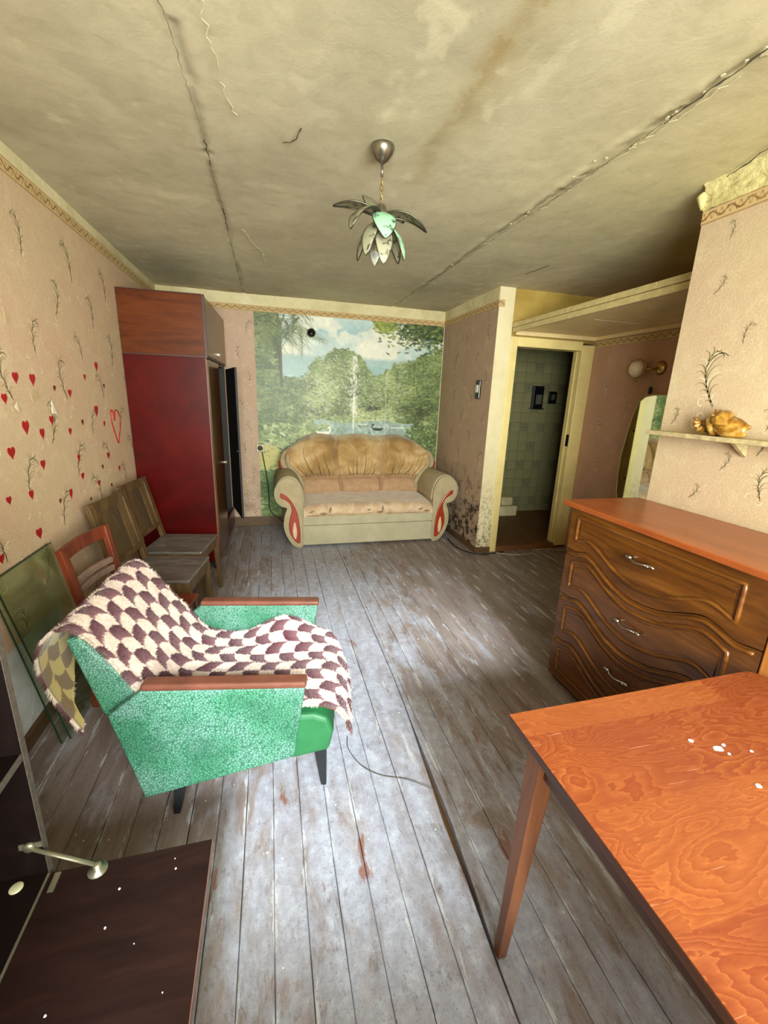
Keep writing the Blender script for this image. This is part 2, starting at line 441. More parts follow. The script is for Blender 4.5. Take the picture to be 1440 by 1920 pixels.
# ------------------------------------------------------------------ mesh helpers
class MB:
    def __init__(s): s.v = []; s.f = []; s.mi = []; s.sm = []; s.uv = {}; s.cur = 0
    def add(s, vs, fs, smooth=False, mi=None):
        o = len(s.v); s.v.extend([tuple(p) for p in vs])
        for f in fs:
            s.f.append(tuple(i+o for i in f)); s.mi.append(s.cur if mi is None else mi); s.sm.append(smooth)
        return s
    def box(s, x0, x1, y0, y1, z0, z1):
        v = [(x0,y0,z0),(x1,y0,z0),(x1,y1,z0),(x0,y1,z0),(x0,y0,z1),(x1,y0,z1),(x1,y1,z1),(x0,y1,z1)]
        return s.add(v, [(0,3,2,1),(4,5,6,7),(0,1,5,4),(1,2,6,5),(2,3,7,6),(3,0,4,7)])
    def hexa(s, b, t):
        """frustum-like bar from quad b to quad t"""
        v = list(b)+list(t)
        return s.add(v, [(3,2,1,0),(4,5,6,7),(0,1,5,4),(1,2,6,5),(2,3,7,6),(3,0,4,7)])
    def bar(s, a, b, w, d, up=(0,0,1), w1=None, d1=None):
        a = Vector(a); b = Vector(b); t = (b-a).normalized(); up = Vector(up)
        if abs(t.dot(up)) > 0.98: up = Vector((1,0,0))
        sx = t.cross(up).normalized(); sy = sx.cross(t).normalized()
        w1 = w if w1 is None else w1; d1 = d if d1 is None else d1
        q = lambda c, ww, dd: [c+sx*ww*i/2+sy*dd*j/2 for i, j in ((-1,-1),(1,-1),(1,1),(-1,1))]
        return s.hexa(q(a, w, d), q(b, w1, d1))
    def prism(s, poly, axis, a, b, smooth=False):
        """poly: 2-D points; axis 'x': (y,z), 'y': (x,z), 'z': (x,y)"""
        f = {'x': lambda p, c: (c, p[0], p[1]), 'y': lambda p, c: (p[0], c, p[1]), 'z': lambda p, c: (p[0], p[1], c)}[axis]
        n = len(poly); v = [f(p, a) for p in poly]+[f(p, b) for p in poly]
        fs = [tuple(range(n-1, -1, -1)), tuple(range(n, 2*n))]
        o = len(s.v)
        s.add(v, fs)
        s.add([], []) 
        for i in range(n):
            j = (i+1) % n
            s.f.append((o+i, o+j, o+n+j, o+n+i)); s.mi.append(s.cur); s.sm.append(smooth)
        return s
    def tube(s, pts, r, n=8, closed=False, cap=True, sq=(1, 1)):
        pts = [Vector(p) for p in pts]; m = len(pts)
        rs = r if isinstance(r, (list, tuple)) else [r]*m
        vs = []; up = None
        for i, p in enumerate(pts):
            if closed: t = pts[(i+1) % m]-pts[i-1]
            else: t = pts[min(i+1, m-1)]-pts[max(i-1, 0)]
            t.normalize()
            if up is None:
                up = Vector((0,0,1)) if abs(t.z) < 0.9 else Vector((1,0,0))
            sx = t.cross(up).normalized(); up = sx.cross(t).normalized()
            for k in range(n):
                a = 2*PI*k/n
                vs.append(p+sx*math.cos(a)*rs[i]*sq[0]+up*math.sin(a)*rs[i]*sq[1])
        fs = []
        for i in range(m if closed else m-1):
            for k in range(n):
                a = i*n+k; b = i*n+(k+1) % n; c = ((i+1) % m)*n+(k+1) % n; d = ((i+1) % m)*n+k
                fs.append((a, b, c, d))
        if cap and not closed:
            fs.append(tuple(range(n-1, -1, -1))); fs.append(tuple((m-1)*n+k for k in range(n)))
        return s.add(vs, fs, True)
    def lathe(s, prof, c=(0,0,0), n=20, axis='z'):
        vs = []
        for r, h in prof:
            for k in range(n):
                a = 2*PI*k/n
                p = (r*math.cos(a), r*math.sin(a), h)
                if axis == 'x': p = (h, r*math.cos(a), r*math.sin(a))
                if axis == 'y': p = (r*math.cos(a), h, r*math.sin(a))
                vs.append((c[0]+p[0], c[1]+p[1], c[2]+p[2]))
        fs = []
        for i in range(len(prof)-1):
            for k in range(n):
                fs.append((i*n+k, i*n+(k+1) % n, (i+1)*n+(k+1) % n, (i+1)*n+k))
        fs.append(tuple(range(n-1, -1, -1))); fs.append(tuple((len(prof)-1)*n+k for k in range(n)))
        return s.add(vs, fs, True)
    def grid(s, P, smooth=True, flip=False):
        """P: rows x cols array of points"""
        R = len(P); C = len(P[0]); vs = [tuple(p) for row in P for p in row]; fs = []
        for i in range(R-1):
            for j in range(C-1):
                q = (i*C+j, i*C+j+1, (i+1)*C+j+1, (i+1)*C+j)
                fs.append(q[::-1] if flip else q)
        return s.add(vs, fs, smooth)
    def build(s, name, mat, parent=None, bevel=0.0, seg=2, sub=0, solid=0.0, colors=None):
        me = bpy.data.meshes.new(name)
        me.from_pydata(s.v, [], s.f)
        mats = mat if isinstance(mat, (list, tuple)) else [mat]
        for m in mats: me.materials.append(MAT[m])
        if any(s.mi): me.polygons.foreach_set('material_index', s.mi)
        me.polygons.foreach_set('use_smooth', s.sm)
        if colors is not None:
            a = me.color_attributes.new('Col', 'FLOAT_COLOR', 'POINT')
            a.data.foreach_set('color', np.asarray(colors, dtype=np.float32).ravel())
        me.update()
        o = bpy.data.objects.new(name, me); COL.objects.link(o)
        if parent is not None: o.parent = parent
        if solid: md = o.modifiers.new('thickness', 'SOLIDIFY'); md.thickness = solid; md.offset = -1
        if bevel:
            md = o.modifiers.new('bevel', 'BEVEL'); md.width = bevel; md.segments = seg; md.limit_method = 'ANGLE'
            md.angle_limit = math.radians(40); md.harden_normals = False
        if sub: md = o.modifiers.new('sub', 'SUBSURF'); md.levels = sub; md.render_levels = sub
        return o

def tag(o, label=None, cat=None, group=None, kind=None):
    if label: o['label'] = label
    if cat: o['category'] = cat
    if group: o['group'] = group
    if kind: o['kind'] = kind
    return o
def thing(name, label, cat, loc=(0,0,0), rz=0.0, group=None):
    o = bpy.data.objects.new(name, None); COL.objects.link(o); o.empty_display_size = 0.1
    o.location = loc; o.rotation_euler = (0, 0, rz)
    return tag(o, label, cat, group)
def struct(o, label, cat='wall'):
    o['kind'] = 'structure'; o['label'] = label; o['category'] = cat; return o
def smooth_closed(pts, k=5):
    n = len(pts); out = []
    for i in range(n):
        p0, p1, p2, p3 = [np.array(pts[(i+j-1) % n], float) for j in range(4)]
        for t in np.arange(k)/k:
            out.append(tuple(0.5*((2*p1)+(-p0+p2)*t+(2*p0-5*p1+4*p2-p3)*t*t+(-p0+3*p1-3*p2+p3)*t**3)))
    return out
def smooth_open(pts, k=6):
    P = [np.array(p, float) for p in pts]; P = [2*P[0]-P[1]]+P+[2*P[-1]-P[-2]]; out = []
    for i in range(1, len(P)-2):
        p0, p1, p2, p3 = P[i-1:i+3]
        for t in np.arange(k)/k:
            out.append(tuple(0.5*((2*p1)+(-p0+p2)*t+(2*p0-5*p1+4*p2-p3)*t*t+(-p0+3*p1-3*p2+p3)*t**3)))
    out.append(tuple(P[-2])); return out
def vnoise(h, w, cells, octs=4, seed=0, pers=0.55, ratio=1.0):
    r = np.random.default_rng(seed); out = np.zeros((h, w)); amp = 1; tot = 0
    for o in range(octs):
        cy = max(2, int(cells*ratio*2**o)); cx = max(2, int(cells*2**o))
        g = r.random((cy+2, cx+2))
        yy = np.linspace(0, cy, h, endpoint=False); xx = np.linspace(0, cx, w, endpoint=False)
        y0 = yy.astype(int); x0 = xx.astype(int); fy = (yy-y0)[:, None]; fx = (xx-x0)[None]
        fy = fy*fy*(3-2*fy); fx = fx*fx*(3-2*fx)
        a = g[np.ix_(y0, x0)]; b = g[np.ix_(y0, x0+1)]; c = g[np.ix_(y0+1, x0)]; d = g[np.ix_(y0+1, x0+1)]
        out += amp*((a*(1-fx)+b*fx)*(1-fy)+(c*(1-fx)+d*fx)*fy); tot += amp; amp *= pers
    return out/tot
def L3(h): return np.array(lin(h))

# ------------------------------------------------------------------ room shell
XL, XP, YB, ZC = -1.08, 2.045, 5.14, 2.55      # left wall, passage wall, back wall, ceiling
XR, YPIER, YD, XA = 2.0, 1.857, 3.87, 3.13     # pier face, pier end, doorway wall, alcove wall
YF = -0.62                                      # window wall behind the camera

# floor with separate boards
fl = MB().box(XL-0.1, 3.25, YF-0.1, YB+0.1, -0.12, -0.045).build('floor', 'skirting_brown')
struct(fl, 'worn painted plank floor in grey and mauve', 'floor')
def warp(x, y):
    z = 0.0
    # boards left of the ridge ride higher than those right of it
    ridge = 0.585+0.03*(y-1.0)
    k = math.exp(-((y-1.15)/0.75)**2)
    if x < ridge: z += 0.022*k*math.exp(-((x-ridge)/0.30)**2)
    else: z -= 0.012*k*math.exp(-((x-ridge)/0.15)**2)
    return z
x = -1.137+0.0; i = 0
bw = 0.1
while x < 3.2:
    x0, x1 = max(x, XL-0.02), min(x+bw, 3.2)
    yend = YB if x0 < XP-0.02 else (YD+0.02 if x0 > 2.1 else YB)
    m = MB(); ny = 26
    g = 0.0011
    top = []; dz = random.uniform(-0.0012, 0.0012)
    for jj in range(ny+1):
        y = YF+(yend-YF)*jj/ny
        j2 = random.uniform(-0.0012, 0.0012)
        xa, xb = x0+g+j2, x1-g+j2*0.5
        sm = max(0.0, min(1.0, (y-0.55)/1.5)); sm = sm*sm*(3-2*sm); redge = 0.567+0.070*sm
        gap = 0.003+0.028*math.exp(-((y-1.08)/0.38)**2)
        if abs(x1-0.563) < 0.01: xb = redge
        if abs(x0-0.563) < 0.01: xa = redge+gap
        za, zb = warp(xa, y)+dz, warp(xb, y)+dz
        if jj % 1 == 0:
            top.append([(xa, y, za-0.034), (xa, y, za-0.0025), (xa+0.003, y, za), ((xa+xb)/2, y, (za+zb)/2), (xb-0.003, y, zb), (xb, y, zb-0.0025), (xb, y, zb-0.034)])
    m.grid(top, smooth=False, flip=True)
    m.build('floorboard', 'painted_boards', fl)
    x += bw; i += 1

# ceiling: displaced grid, stains, patches and a yellow ramp toward the near right as colour attribute
def ceiling():
    nx, ny = 330, 440
    xs = np.linspace(XL-0.1, 3.2, nx); ys = np.linspace(YF-0.1, YB+0.1, ny)
    X, Y = np.meshgrid(xs, ys)
    n1 = vnoise(ny, nx, 5, 5, 1); n2 = vnoise(ny, nx, 22, 4, 2); n3 = vnoise(ny, nx, 60, 3, 3)
    Z = ZC+(n1-0.5)*0.014+(n2-0.5)*0.006
    s1 = -0.228+(n2-0.5)*0.03; s2 = 1.40+(n2-0.5)*0.03
    r1 = np.exp(-((X-s1)/0.014)**2); r2_ = np.exp(-((X-s2)/0.02)**2)
    Z += -0.004*np.exp(-((X-s1-0.03)/0.03)**2)*(n3) + 0.006*r1*(n2 > 0.45)
    Z += -0.010*np.exp(-((X-s2+0.02)/0.025)**2)*n3 + 0.008*r2_*(n2 > 0.42)
    base = L3('#c9c0a2'); c = np.ones((ny, nx, 3))*base
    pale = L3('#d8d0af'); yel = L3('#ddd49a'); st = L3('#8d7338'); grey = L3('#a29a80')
    def mixc(c, k, col): return c*(1-k[..., None])+k[..., None]*col
    c = mixc(c, np.clip((n1-0.50)*3.0, 0, 0.7), pale)
    c = mixc(c, np.clip((0.47-n1)*3.0, 0, 0.55), grey)
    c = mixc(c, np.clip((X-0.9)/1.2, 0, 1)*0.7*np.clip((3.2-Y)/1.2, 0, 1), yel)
    # rusty water stain along the slab joint
    w = 0.030+0.02*n1
    k = np.exp(-((X-0.70-(n2-0.5)*0.10)/w)**2)*np.clip((2.45-Y)/0.5, 0, 1)*(0.35+0.9*(n3 > 0.42)*n2)
    k *= 0.5+0.5*np.clip((1.75-Y)/0.4, 0, 1)
    c = mixc(c, np.clip(k, 0, 0.8), st)
    c = mixc(c, np.exp(-((X-0.74)/0.10)**2)*np.clip((2.5-Y)/0.6, 0, 1)*0.18, L3('#a28d55'))
    # chipped paler patches
    c = mixc(c, np.clip((n3*0.6+n2*0.4-0.62)*9, 0, 0.6), pale)
    c = mixc(c, 0.35*r1*(n3 > 0.5), L3('#5d543c')); c = mixc(c, 0.4*r2_*(n3 > 0.45), L3('#6b6140'))
    m = MB(); P = np.stack([X, Y, Z], -1)
    m.v = [tuple(p) for p in P.reshape(-1, 3).tolist()]
    idx = np.arange(nx*ny).reshape(ny, nx)
    q = np.stack([idx[:-1, :-1], idx[1:, :-1], idx[1:, 1:], idx[:-1, 1:]], -1).reshape(-1, 4)
    m.f = [tuple(t) for t in q.tolist()]; m.mi = [0]*len(m.f); m.sm = [True]*len(m.f)
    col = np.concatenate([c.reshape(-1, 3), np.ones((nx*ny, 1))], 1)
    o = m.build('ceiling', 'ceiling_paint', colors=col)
    struct(o, 'stained off-white plaster ceiling with cracked slab joints', 'ceiling')
    MB().box(XL-0.2, 3.4, YF-0.2, YB+0.2, ZC+0.03, ZC+0.12).build('ceiling_slab', 'dark_plaster', o)
    return o
ceil = ceiling()
def crack(pts, w, parent, z=ZC-0.004, mat='crack_dark', jit=0.008, name='crack', step=0.02):
    pts = [np.array(p, float) for p in pts]; line = []
    for a, b in zip(pts[:-1], pts[1:]):
        n = max(2, int(np.linalg.norm(b-a)/step))
        for k in range(n): line.append(a+(b-a)*k/n)
    line.append(pts[-1]); m = MB(); L = []; R = []
    for k, p in enumerate(line):
        d = line[min(k+1, len(line)-1)]-line[max(k-1, 0)]; d /= np.linalg.norm(d)+1e-9
        nrm = np.array([-d[1], d[0]]); p = p+nrm*random.uniform(-jit, jit)
        ww = w*random.uniform(0.15, 1.0)
        L.append((p[0]+nrm[0]*ww/2, p[1]+nrm[1]*ww/2, z)); R.append((p[0]-nrm[0]*ww/2, p[1]-nrm[1]*ww/2, z))
    m.grid([L, R], smooth=False)
    # give the dark fissure a lip of thickness
    return m.build(name, mat, parent, solid=0.0015)
crack([(-0.262, 1.45), (-0.245, 1.62), (-0.232, 2.0), (-0.225, 2.2)], 0.003, ceil, ZC-0.010, 'seam_grey', jit=0.004)
crack([(-0.225, 2.2), (-0.226, 2.42)], 0.007, ceil, ZC-0.012, jit=0.004)
crack([(-0.226, 2.42), (-0.222, 2.9)], 0.004, ceil, ZC-0.012, 'seam_grey', jit=0.004)
crack([(-0.222, 2.9), (-0.224, 3.25)], 0.008, ceil, ZC-0.012, jit=0.004)
crack([(-0.224, 3.25), (-0.23, 4.75)], 0.005, ceil, ZC-0.012, 'seam_grey', jit=0.004)
crack([(-0.15, 1.4), (-0.14, 1.6), (-0.12, 1.85), (-0.09, 2.0)], 0.003, ceil, ZC-0.010, 'flake_pale')
crack([(-0.13, 3.2), (-0.08, 3.45), (-0.02, 3.6), (0.0, 3.9)], 0.010, ceil, ZC-0.012, 'flake_pale')
crack([(0.085, 2.126), (0.115, 2.115), (0.136, 2.082), (0.152, 2.003)], 0.007, ceil, ZC-0.010, jit=0.002)
crack([(1.40, 1.0), (1.398, 1.3), (1.408, 1.55)], 0.009, ceil, ZC-0.012, jit=0.006)
crack([(1.408, 1.55), (1.408, 2.5)], 0.006, ceil, ZC-0.012, 'seam_grey', jit=0.006)
crack([(1.408, 2.5), (1.40, 3.0), (1.392, 4.0)], 0.004, ceil, ZC-0.012, 'seam_grey', jit=0.003)
crack([(1.43, 1.3), (1.432, 2.4)], 0.008, ceil, ZC-0.010, 'flake_ceiling', jit=0.010)
crack([(2.02, 3.4), (2.04, 3.25), (2.053, 3.14)], 0.010, ceil, ZC-0.010, jit=0.003)
crack([(1.86, 1.35), (1.90, 1.53), (1.95, 1.66), (1.966, 1.735), (2.0, 1.86)], 0.008, ceil, ZC-0.014, jit=0.006)
for kx in range(30):     # loose flakes along the right-hand joint
    y = random.uniform(1.1, 3.6); xx = 1.40+random.gauss(0, 0.018); s = random.uniform(0.003, 0.010)
    m = MB(); a0 = random.random()*6
    poly = [(xx+s*random.uniform(.5, 1.2)*math.cos(a0+t*1.25), y+s*1.5*random.uniform(.5, 1.2)*math.sin(a0+t*1.25)) for t in range(5)]
    m.prism(poly, 'z', ZC-0.010, ZC-0.007); m.build('plaster_flake', 'flake_ceiling', ceil)

# walls
wl = MB().box(XL-0.12, XL, YF-0.1, YB+0.1, -0.1, ZC+0.05).build('wall_left', 'wallpaper_left')
struct(wl, 'left wall in pale embossed wallpaper painted with red hearts')
wb = MB().box(XL-0.1, XP+0.1, YB, YB+0.12, -0.1, ZC+0.05).build('wall_back', 'wallpaper_back')
struct(wb, 'far end wall in pinkish wallpaper around the forest mural')
wp = MB().box(XP, XP+0.10, YD-0.0235, YB+0.05, -0.1, ZC+0.05).build('wall_passage', 'wallpaper_passage')
struct(wp, 'short grubby wallpapered side wall beside the sofa')
# doorway wall: pier left of the frame, lintel above
DX0, DX1, DZ = 2.274, 2.990, 2.055
wd = MB().box(XP+0.0012, 2.20, YD-0.0250, YD+0.10, -0.1, ZC+0.05).build('wall_doorway', 'column_plaster')
struct(wd, 'narrow flaking cream wall end left of the doorway')
MB().box(2.2005, XA+0.05, YD, YD+0.10, 2.13, ZC+0.05).build('lintel', 'ochre_plaster', wd)
wa = MB().box(XA, XA+0.12, YPIER-0.05, YD+0.1, -0.1, ZC+0.05).build('wall_alcove', 'wallpaper_alcove')
struct(wa, 'brownish-pink wallpapered wall of the entrance alcove')
wr = MB().box(XR, XA+0.15, YF-0.1, YPIER, -0.1, ZC+0.05).build('wall_right', 'wallpaper_pier')
struct(wr, 'right-hand wall in beige wallpaper with feather scrolls')
# window wall behind the camera with a real opening
WX0, WX1, WZ0, WZ1 = -0.55, 1.45, 0.86, 2.43
m = MB()
m.box(XL-0.1, WX0, YF-0.2, YF, -0.1, ZC+0.05); m.box(WX1, XR+0.1, YF-0.2, YF, -0.1, ZC+0.05)
m.box(WX0, WX1, YF-0.2, YF, -0.1, WZ0); m.box(WX0, WX1, YF-0.2, YF, WZ1, ZC+0.05)
wf = m.build('wall_front', 'wallpaper_left'); struct(wf, 'window wall behind the viewer')
m = MB()
for a, b, c, d in ((WX0, WX1, WZ0, WZ0+0.05), (WX0, WX1, WZ1-0.05, WZ1), (WX0, WX0+0.05, WZ0, WZ1), (WX1-0.05, WX1, WZ0, WZ1), (0.40, 0.45, WZ0, WZ1)):
    m.box(a, b, YF-0.06, YF-0.02, c, d)
w1 = m.build('window_1', 'door_paint'); struct(w1, 'two-light window behind the viewer', 'window')
MB().box(WX0+0.02, WX1-0.02, YF-0.045, YF-0.041, WZ0+0.02, WZ1-0.02).build('window_pane', 'window_glass', w1)
MB().box(WX0-0.05, WX1+0.05, YF-0.05, YF+0.16, WZ0-0.04, WZ0).build('window_sill', 'door_paint', w1)

# bathroom / corridor beyond the doorway
bz = 0.05
bf = MB().box(2.15, 4.1, YD-0.01, 5.30, -0.1, bz).build('floor_washroom', 'bath_floor'); struct(bf, 'brown floor of the dark washroom through the doorway', 'floor')
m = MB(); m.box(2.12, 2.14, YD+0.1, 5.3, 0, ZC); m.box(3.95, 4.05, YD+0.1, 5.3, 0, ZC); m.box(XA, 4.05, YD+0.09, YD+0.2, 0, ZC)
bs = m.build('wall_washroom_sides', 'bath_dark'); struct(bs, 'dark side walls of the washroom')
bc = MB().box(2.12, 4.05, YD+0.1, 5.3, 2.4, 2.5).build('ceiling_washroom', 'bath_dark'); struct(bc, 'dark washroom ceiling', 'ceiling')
bt = MB().box(2.12, 4.05, 5.215, 5.30, 0, ZC).build('wall_washroom_back', 'grout'); struct(bt, 'pale tiled back wall of the washroom')
pit = 0.128
tm = MB().box(-pit/2+.002, pit/2-.002, -0.006, 0.006, -pit/2+.002, pit/2-.002)
t0 = tm.build('tile', 'tile_plain', bt, bevel=0.0); tile_mesh = t0.data
bpy.data.objects.remove(t0)
m = MB(); m.box(-pit/2+.002, pit/2-.002, -0.006, 0.006, -pit/2+.002, pit/2-.002); m.cur = 1
for a, b in ((0.050, 0.042), (0.032, 0.026), (0.014, 0.0)):     # squared rings of the decorated tiles
    m.box(-a, a, -0.0068, -0.006, b, a); m.box(-a, a, -0.0068, -0.006, -a, -b)
    m.box(-a, -b, -0.0068, -0.006, -b, b); m.box(b, a, -0.0068, -0.006, -b, b)
t0 = m.build('tile', ['tile_plain', 'tile_gray'], bt); deco_mesh = t0.data
bpy.data.objects.remove(t0)
for r in range(18):
    for c in range(9):
        deco = (r % 4 == 0 and c % 2 == 1) or (r % 4 == 2 and c % 4 == 0 and c > 2)
        o = bpy.data.objects.new('tile', deco_mesh if deco else tile_mesh); COL.objects.link(o); o.parent = bt
        o.location = (2.93+c*pit, 5.209, 0.07+(17-r)*pit)

# doorway frame
d1 = thing('door_1', 'cream-painted wooden door frame of the open doorway', 'door', (2.6, YD, 0)); d1['kind'] = 'structure'
def dl(x0, x1, y0, y1, z0, z1): return MB().box(x0-2.6, x1-2.6, y0-YD, y1-YD, z0, z1)
dl(2.2005, DX0, YD-0.035, YD+0.10, 0.0, 2.14).build('jamb', 'door_paint', d1, bevel=0.006)
dl(DX1, XA-0.001, YD-0.035, YD+0.10, 0.03, 2.11).build('jamb', 'door_paint', d1, bevel=0.006)
dl(DX0, DX1, YD-0.035, YD+0.10, DZ, 2.14).build('head', 'door_paint', d1, bevel=0.006)
dl(DX0, DX1, YD-0.03, YD+0.10, -0.02, 0.055).build('threshold', 'bath_floor', d1, bevel=0.006)
dl(DX0-0.001, DX0+0.012, YD+0.03, YD+0.05, 0.05, DZ).build('door_stop', 'door_paint', d1)
dl(DX1-0.012, DX1+0.001, YD+0.03, YD+0.05, 0.05, DZ).build('door_stop', 'door_paint', d1)
for z in (0.75, 1.28, 1.62): dl(DX0-0.006, DX0+0.003, YD-0.03, YD-0.005, z, z+0.018).build('hinge_scar', 'raw_edge', d1)
dl(DX1-0.004, DX1+0.002, YD-0.02, YD+0.02, 1.12, 1.24).build('strike_plate', 'cabinet_dark', d1)

# upper bands of bare plaster, wallpaper borders, skirtings
def band_x(parent, x0, x1, y, z0, z1, mat, name, t=0.004):       # on a wall facing -Y
    m = MB(); m.box(x0, x1, y-t, y, z0, z1)
    o = m.build(name, mat, parent); uv = o.data.uv_layers.new()
    for l in o.data.loops:
        co = o.data.vertices[l.vertex_index].co; uv.data[l.index].uv = (co.x, (co.z-z0)/(z1-z0))
    return o
def band_y(parent, y0, y1, x, sgn, z0, z1, mat, name, t=0.004):   # on a wall facing +-X
    m = MB(); m.box(min(x, x+sgn*t), max(x, x+sgn*t), y0, y1, z0, z1)
    o = m.build(name, mat, parent); uv = o.data.uv_layers.new()
    for l in o.data.loops:
        co = o.data.vertices[l.vertex_index].co; uv.data[l.index].uv = (co.y, (co.z-z0)/(z1-z0))
    return o
band_y(wl, YF, YB, XL, 1, 2.485, ZC+0.01, 'cream_plaster', 'plaster_band', 0.003)
band_y(wl, YF, YB, XL, 1, 2.428, 2.490, 'border_print', 'wallpaper_border', 0.004)
band_x(wb, XL, XP, YB, 2.435, ZC+0.01, 'cream_plaster', 'plaster_band', 0.003)
band_x(wb, XL, XP, YB, 2.383, 2.440, 'border_print', 'wallpaper_border', 0.004)
band_y(wp, YD-0.02, YB, XP, -1, 2.435, ZC+0.01, 'cream_plaster', 'plaster_band', 0.003)
band_y(wp, YD-0.02, YB, XP, -1, 2.383, 2.440, 'border_print', 'wallpaper_border', 0.004)
band_x(wd, XP-0.004, 2.10, YD-0.0252, 2.383, 2.44, 'border_print', 'wallpaper_border', 0.004)
band_y(wa, YPIER, YD, XA, -1, 2.088, 2.150, 'border_print', 'wallpaper_border', 0.004)
band_y(wr, YF, YPIER, XR, -1, 2.382, 2.442, 'border_print', 'wallpaper_border', 0.006)
# lumpy bare plaster above the border of the right-hand wall
P = []
for i in range(15):
    z = 2.44+(ZC+0.01-2.44)*i/14; row = []
    for j in range(90):
        y = YPIER-(YPIER-0.3)*j/89
        d = 0.004+0.016*random.random()*(0.4+0.6*math.sin(j*0.6+i)**2)+0.03*(i/14)**3
        row.append((XR-d, y, z))
    P.append(row)
MB().grid(P, True).build('peeling_plaster_band', 'peeling_plaster', wr)
# rounded loose plaster lip at the pier corner
MB().tube([(XR+0.02, YPIER+0.01, ZC-0.02), (XR-0.01, YPIER+0.015, ZC-0.05), (XR-0.005, YPIER+0.008, ZC-0.10)], [0.02, 0.025, 0.008], 8).build('plaster_lip', 'peeling_plaster', wr)
band_y(wl, 1.70, 2.35, XL, 1, 0.03, 0.47, 'grey_plaster', 'bare_plaster_patch', 0.002)
b1 = MB().box(XL, XL+0.018, 1.05, YB, 0, 0.075).build('baseboard_left', 'skirting_brown', bevel=0.004); struct(b1, 'brown skirting board along the left wall', 'skirting')
b2 = MB().box(XL+0.02, XP-0.02, YB-0.02, YB, 0, 0.115).build('baseboard_back', 'skirting_brown', bevel=0.004); struct(b2, 'brown skirting board under the forest mural', 'skirting')
b3 = MB().box(XP-0.02, XP, YD-0.04, YB-0.02, 0, 0.06).box(XP-0.02, 2.20, YD-0.045, YD-0.0252, 0, 0.06).build('baseboard_right', 'skirting_brown', bevel=0.004); struct(b3, 'brown skirting board round the grubby wall end', 'skirting')

# embossed feather motifs of the wallpaper
def feather_strokes(sz, flip, seed):
    r = random.Random(seed); st = []
    x, y, spine, tang = 0.0, 0.0, [], []
    for k in range(13):
        t = k/12; th = PI/2-flip*(-0.25+0.55*t+2.0*t**4)
        spine.append((x, y)); tang.append(th)
        x += sz/12*math.cos(th); y += sz/12*math.sin(th)
    st.append((spine, 0.0030*sz/0.2, 0))
    for k in range(1, 12):
        for sd in (-1, 1):
            ln = sz*(0.42*math.sin(PI*(k+0.8)/13.5)+0.05)*r.uniform(0.75, 1.1)*(1.0 if sd*flip > 0 else 0.55)
            px, py = spine[k]; pts = []
            for q in range(8):
                t = q/7; pts.append((px, py)); a = tang[k]-sd*(0.35+2.1*t**1.6)
                px += ln/7*math.cos(a); py += ln/7*math.sin(a)
            st.append((pts, 0.0024*sz/0.2, 0 if (k+sd) % 3 else 1))
    for k in range(3):
        cx, cy = r.uniform(-.4, .4)*sz, r.uniform(-.5, .2)*sz; rr = r.uniform(.05, .11)*sz; a0 = r.random()*6
        st.append(([(cx+rr*(1-q*0.07)*math.cos(a0+q*0.6), cy+rr*(1-q*0.07)*math.sin(a0+q*0.6)) for q in range(9)], 0.003*sz/0.2, 1))
    return st
def feather_mesh(mapf, spots, parent, mats=('feather_dark', 'feather_light')):
    m = MB()
    for n, (u, v, sz, fl_, rot) in enumerate(spots):
        ca, sa = math.cos(rot), math.sin(rot)
        for pts, w, mi in feather_strokes(sz, fl_, n*7+3):
            A = []; B = []
            P = [(u+x*ca-y*sa, v+x*sa+y*ca) for x, y in pts]
            for k, p in enumerate(P):
                q0 = P[max(k-1, 0)]; q1 = P[min(k+1, len(P)-1)]
                d = (q1[0]-q0[0], q1[1]-q0[1]); L = math.hypot(*d)+1e-9
                ww = w*(1-0.85*k/(len(P)-1))
                A.append(mapf(p[0]-d[1]/L*ww, p[1]+d[0]/L*ww)); B.append(mapf(p[0]+d[1]/L*ww, p[1]-d[0]/L*ww))
            m.cur = mi; m.grid([A, B], False)
    return tag(m.build('feather_print', list(mats), parent), kind='stuff')
sp = []
for ci in range(16):
    for ri in range(6):
        y = 0.95+ci*0.265; z = 2.20-ri*0.43-(0.215 if ci % 2 else 0)
        if z < 0.12 or y > 5.0: continue
        sp.append((y+random.uniform(-.02, .02), z-0.08, random.uniform(.19, .26), random.choice((-1, 1)), random.uniform(-.5, .5)))
feather_mesh(lambda u, v: (XL+0.0012, u, v), sp, wl)
sp = []
for z, xo in ((2.25, -.22), (1.98, -.30), (1.72, -.22), (1.46, -.28), (1.2, -.21), (0.95, -.29), (0.68, -.22), (0.4, -.27), (0.2, -.2)):
    sp.append((xo, z-0.08, 0.15, random.choice((-1, 1)), random.uniform(-.6, .6)))
feather_mesh(lambda u, v: (u, YB-0.0012, v), sp, wb, ('feather_pink', 'feather_light'))
sp = []
for ci in range(5):
    for ri in range(6):
        y = 3.98+ci*0.25; z = 2.2-ri*0.4-(0.2 if ci % 2 else 0)
        sp.append((y, z-.08, random.uniform(.13, .18), random.choice((-1, 1)), random.uniform(-.5, .5)))
feather_mesh(lambda u, v: (XP-0.0012, u, v), sp, wp, ('feather_pink', 'feather_light'))
sp = []
for ci in range(5):
    for ri in range(5):
        y = 2.85+ci*0.24; z = 1.92-ri*0.36-(0.18 if ci % 2 else 0)
        if y > 3.78: continue
        sp.append((y, z-.06, random.uniform(.10, .15), random.choice((-1, 1)), random.uniform(-.5, .5)))
feather_mesh(lambda u, v: (XA-0.0012, u, v), sp, wa, ('feather_pink', 'feather_light'))
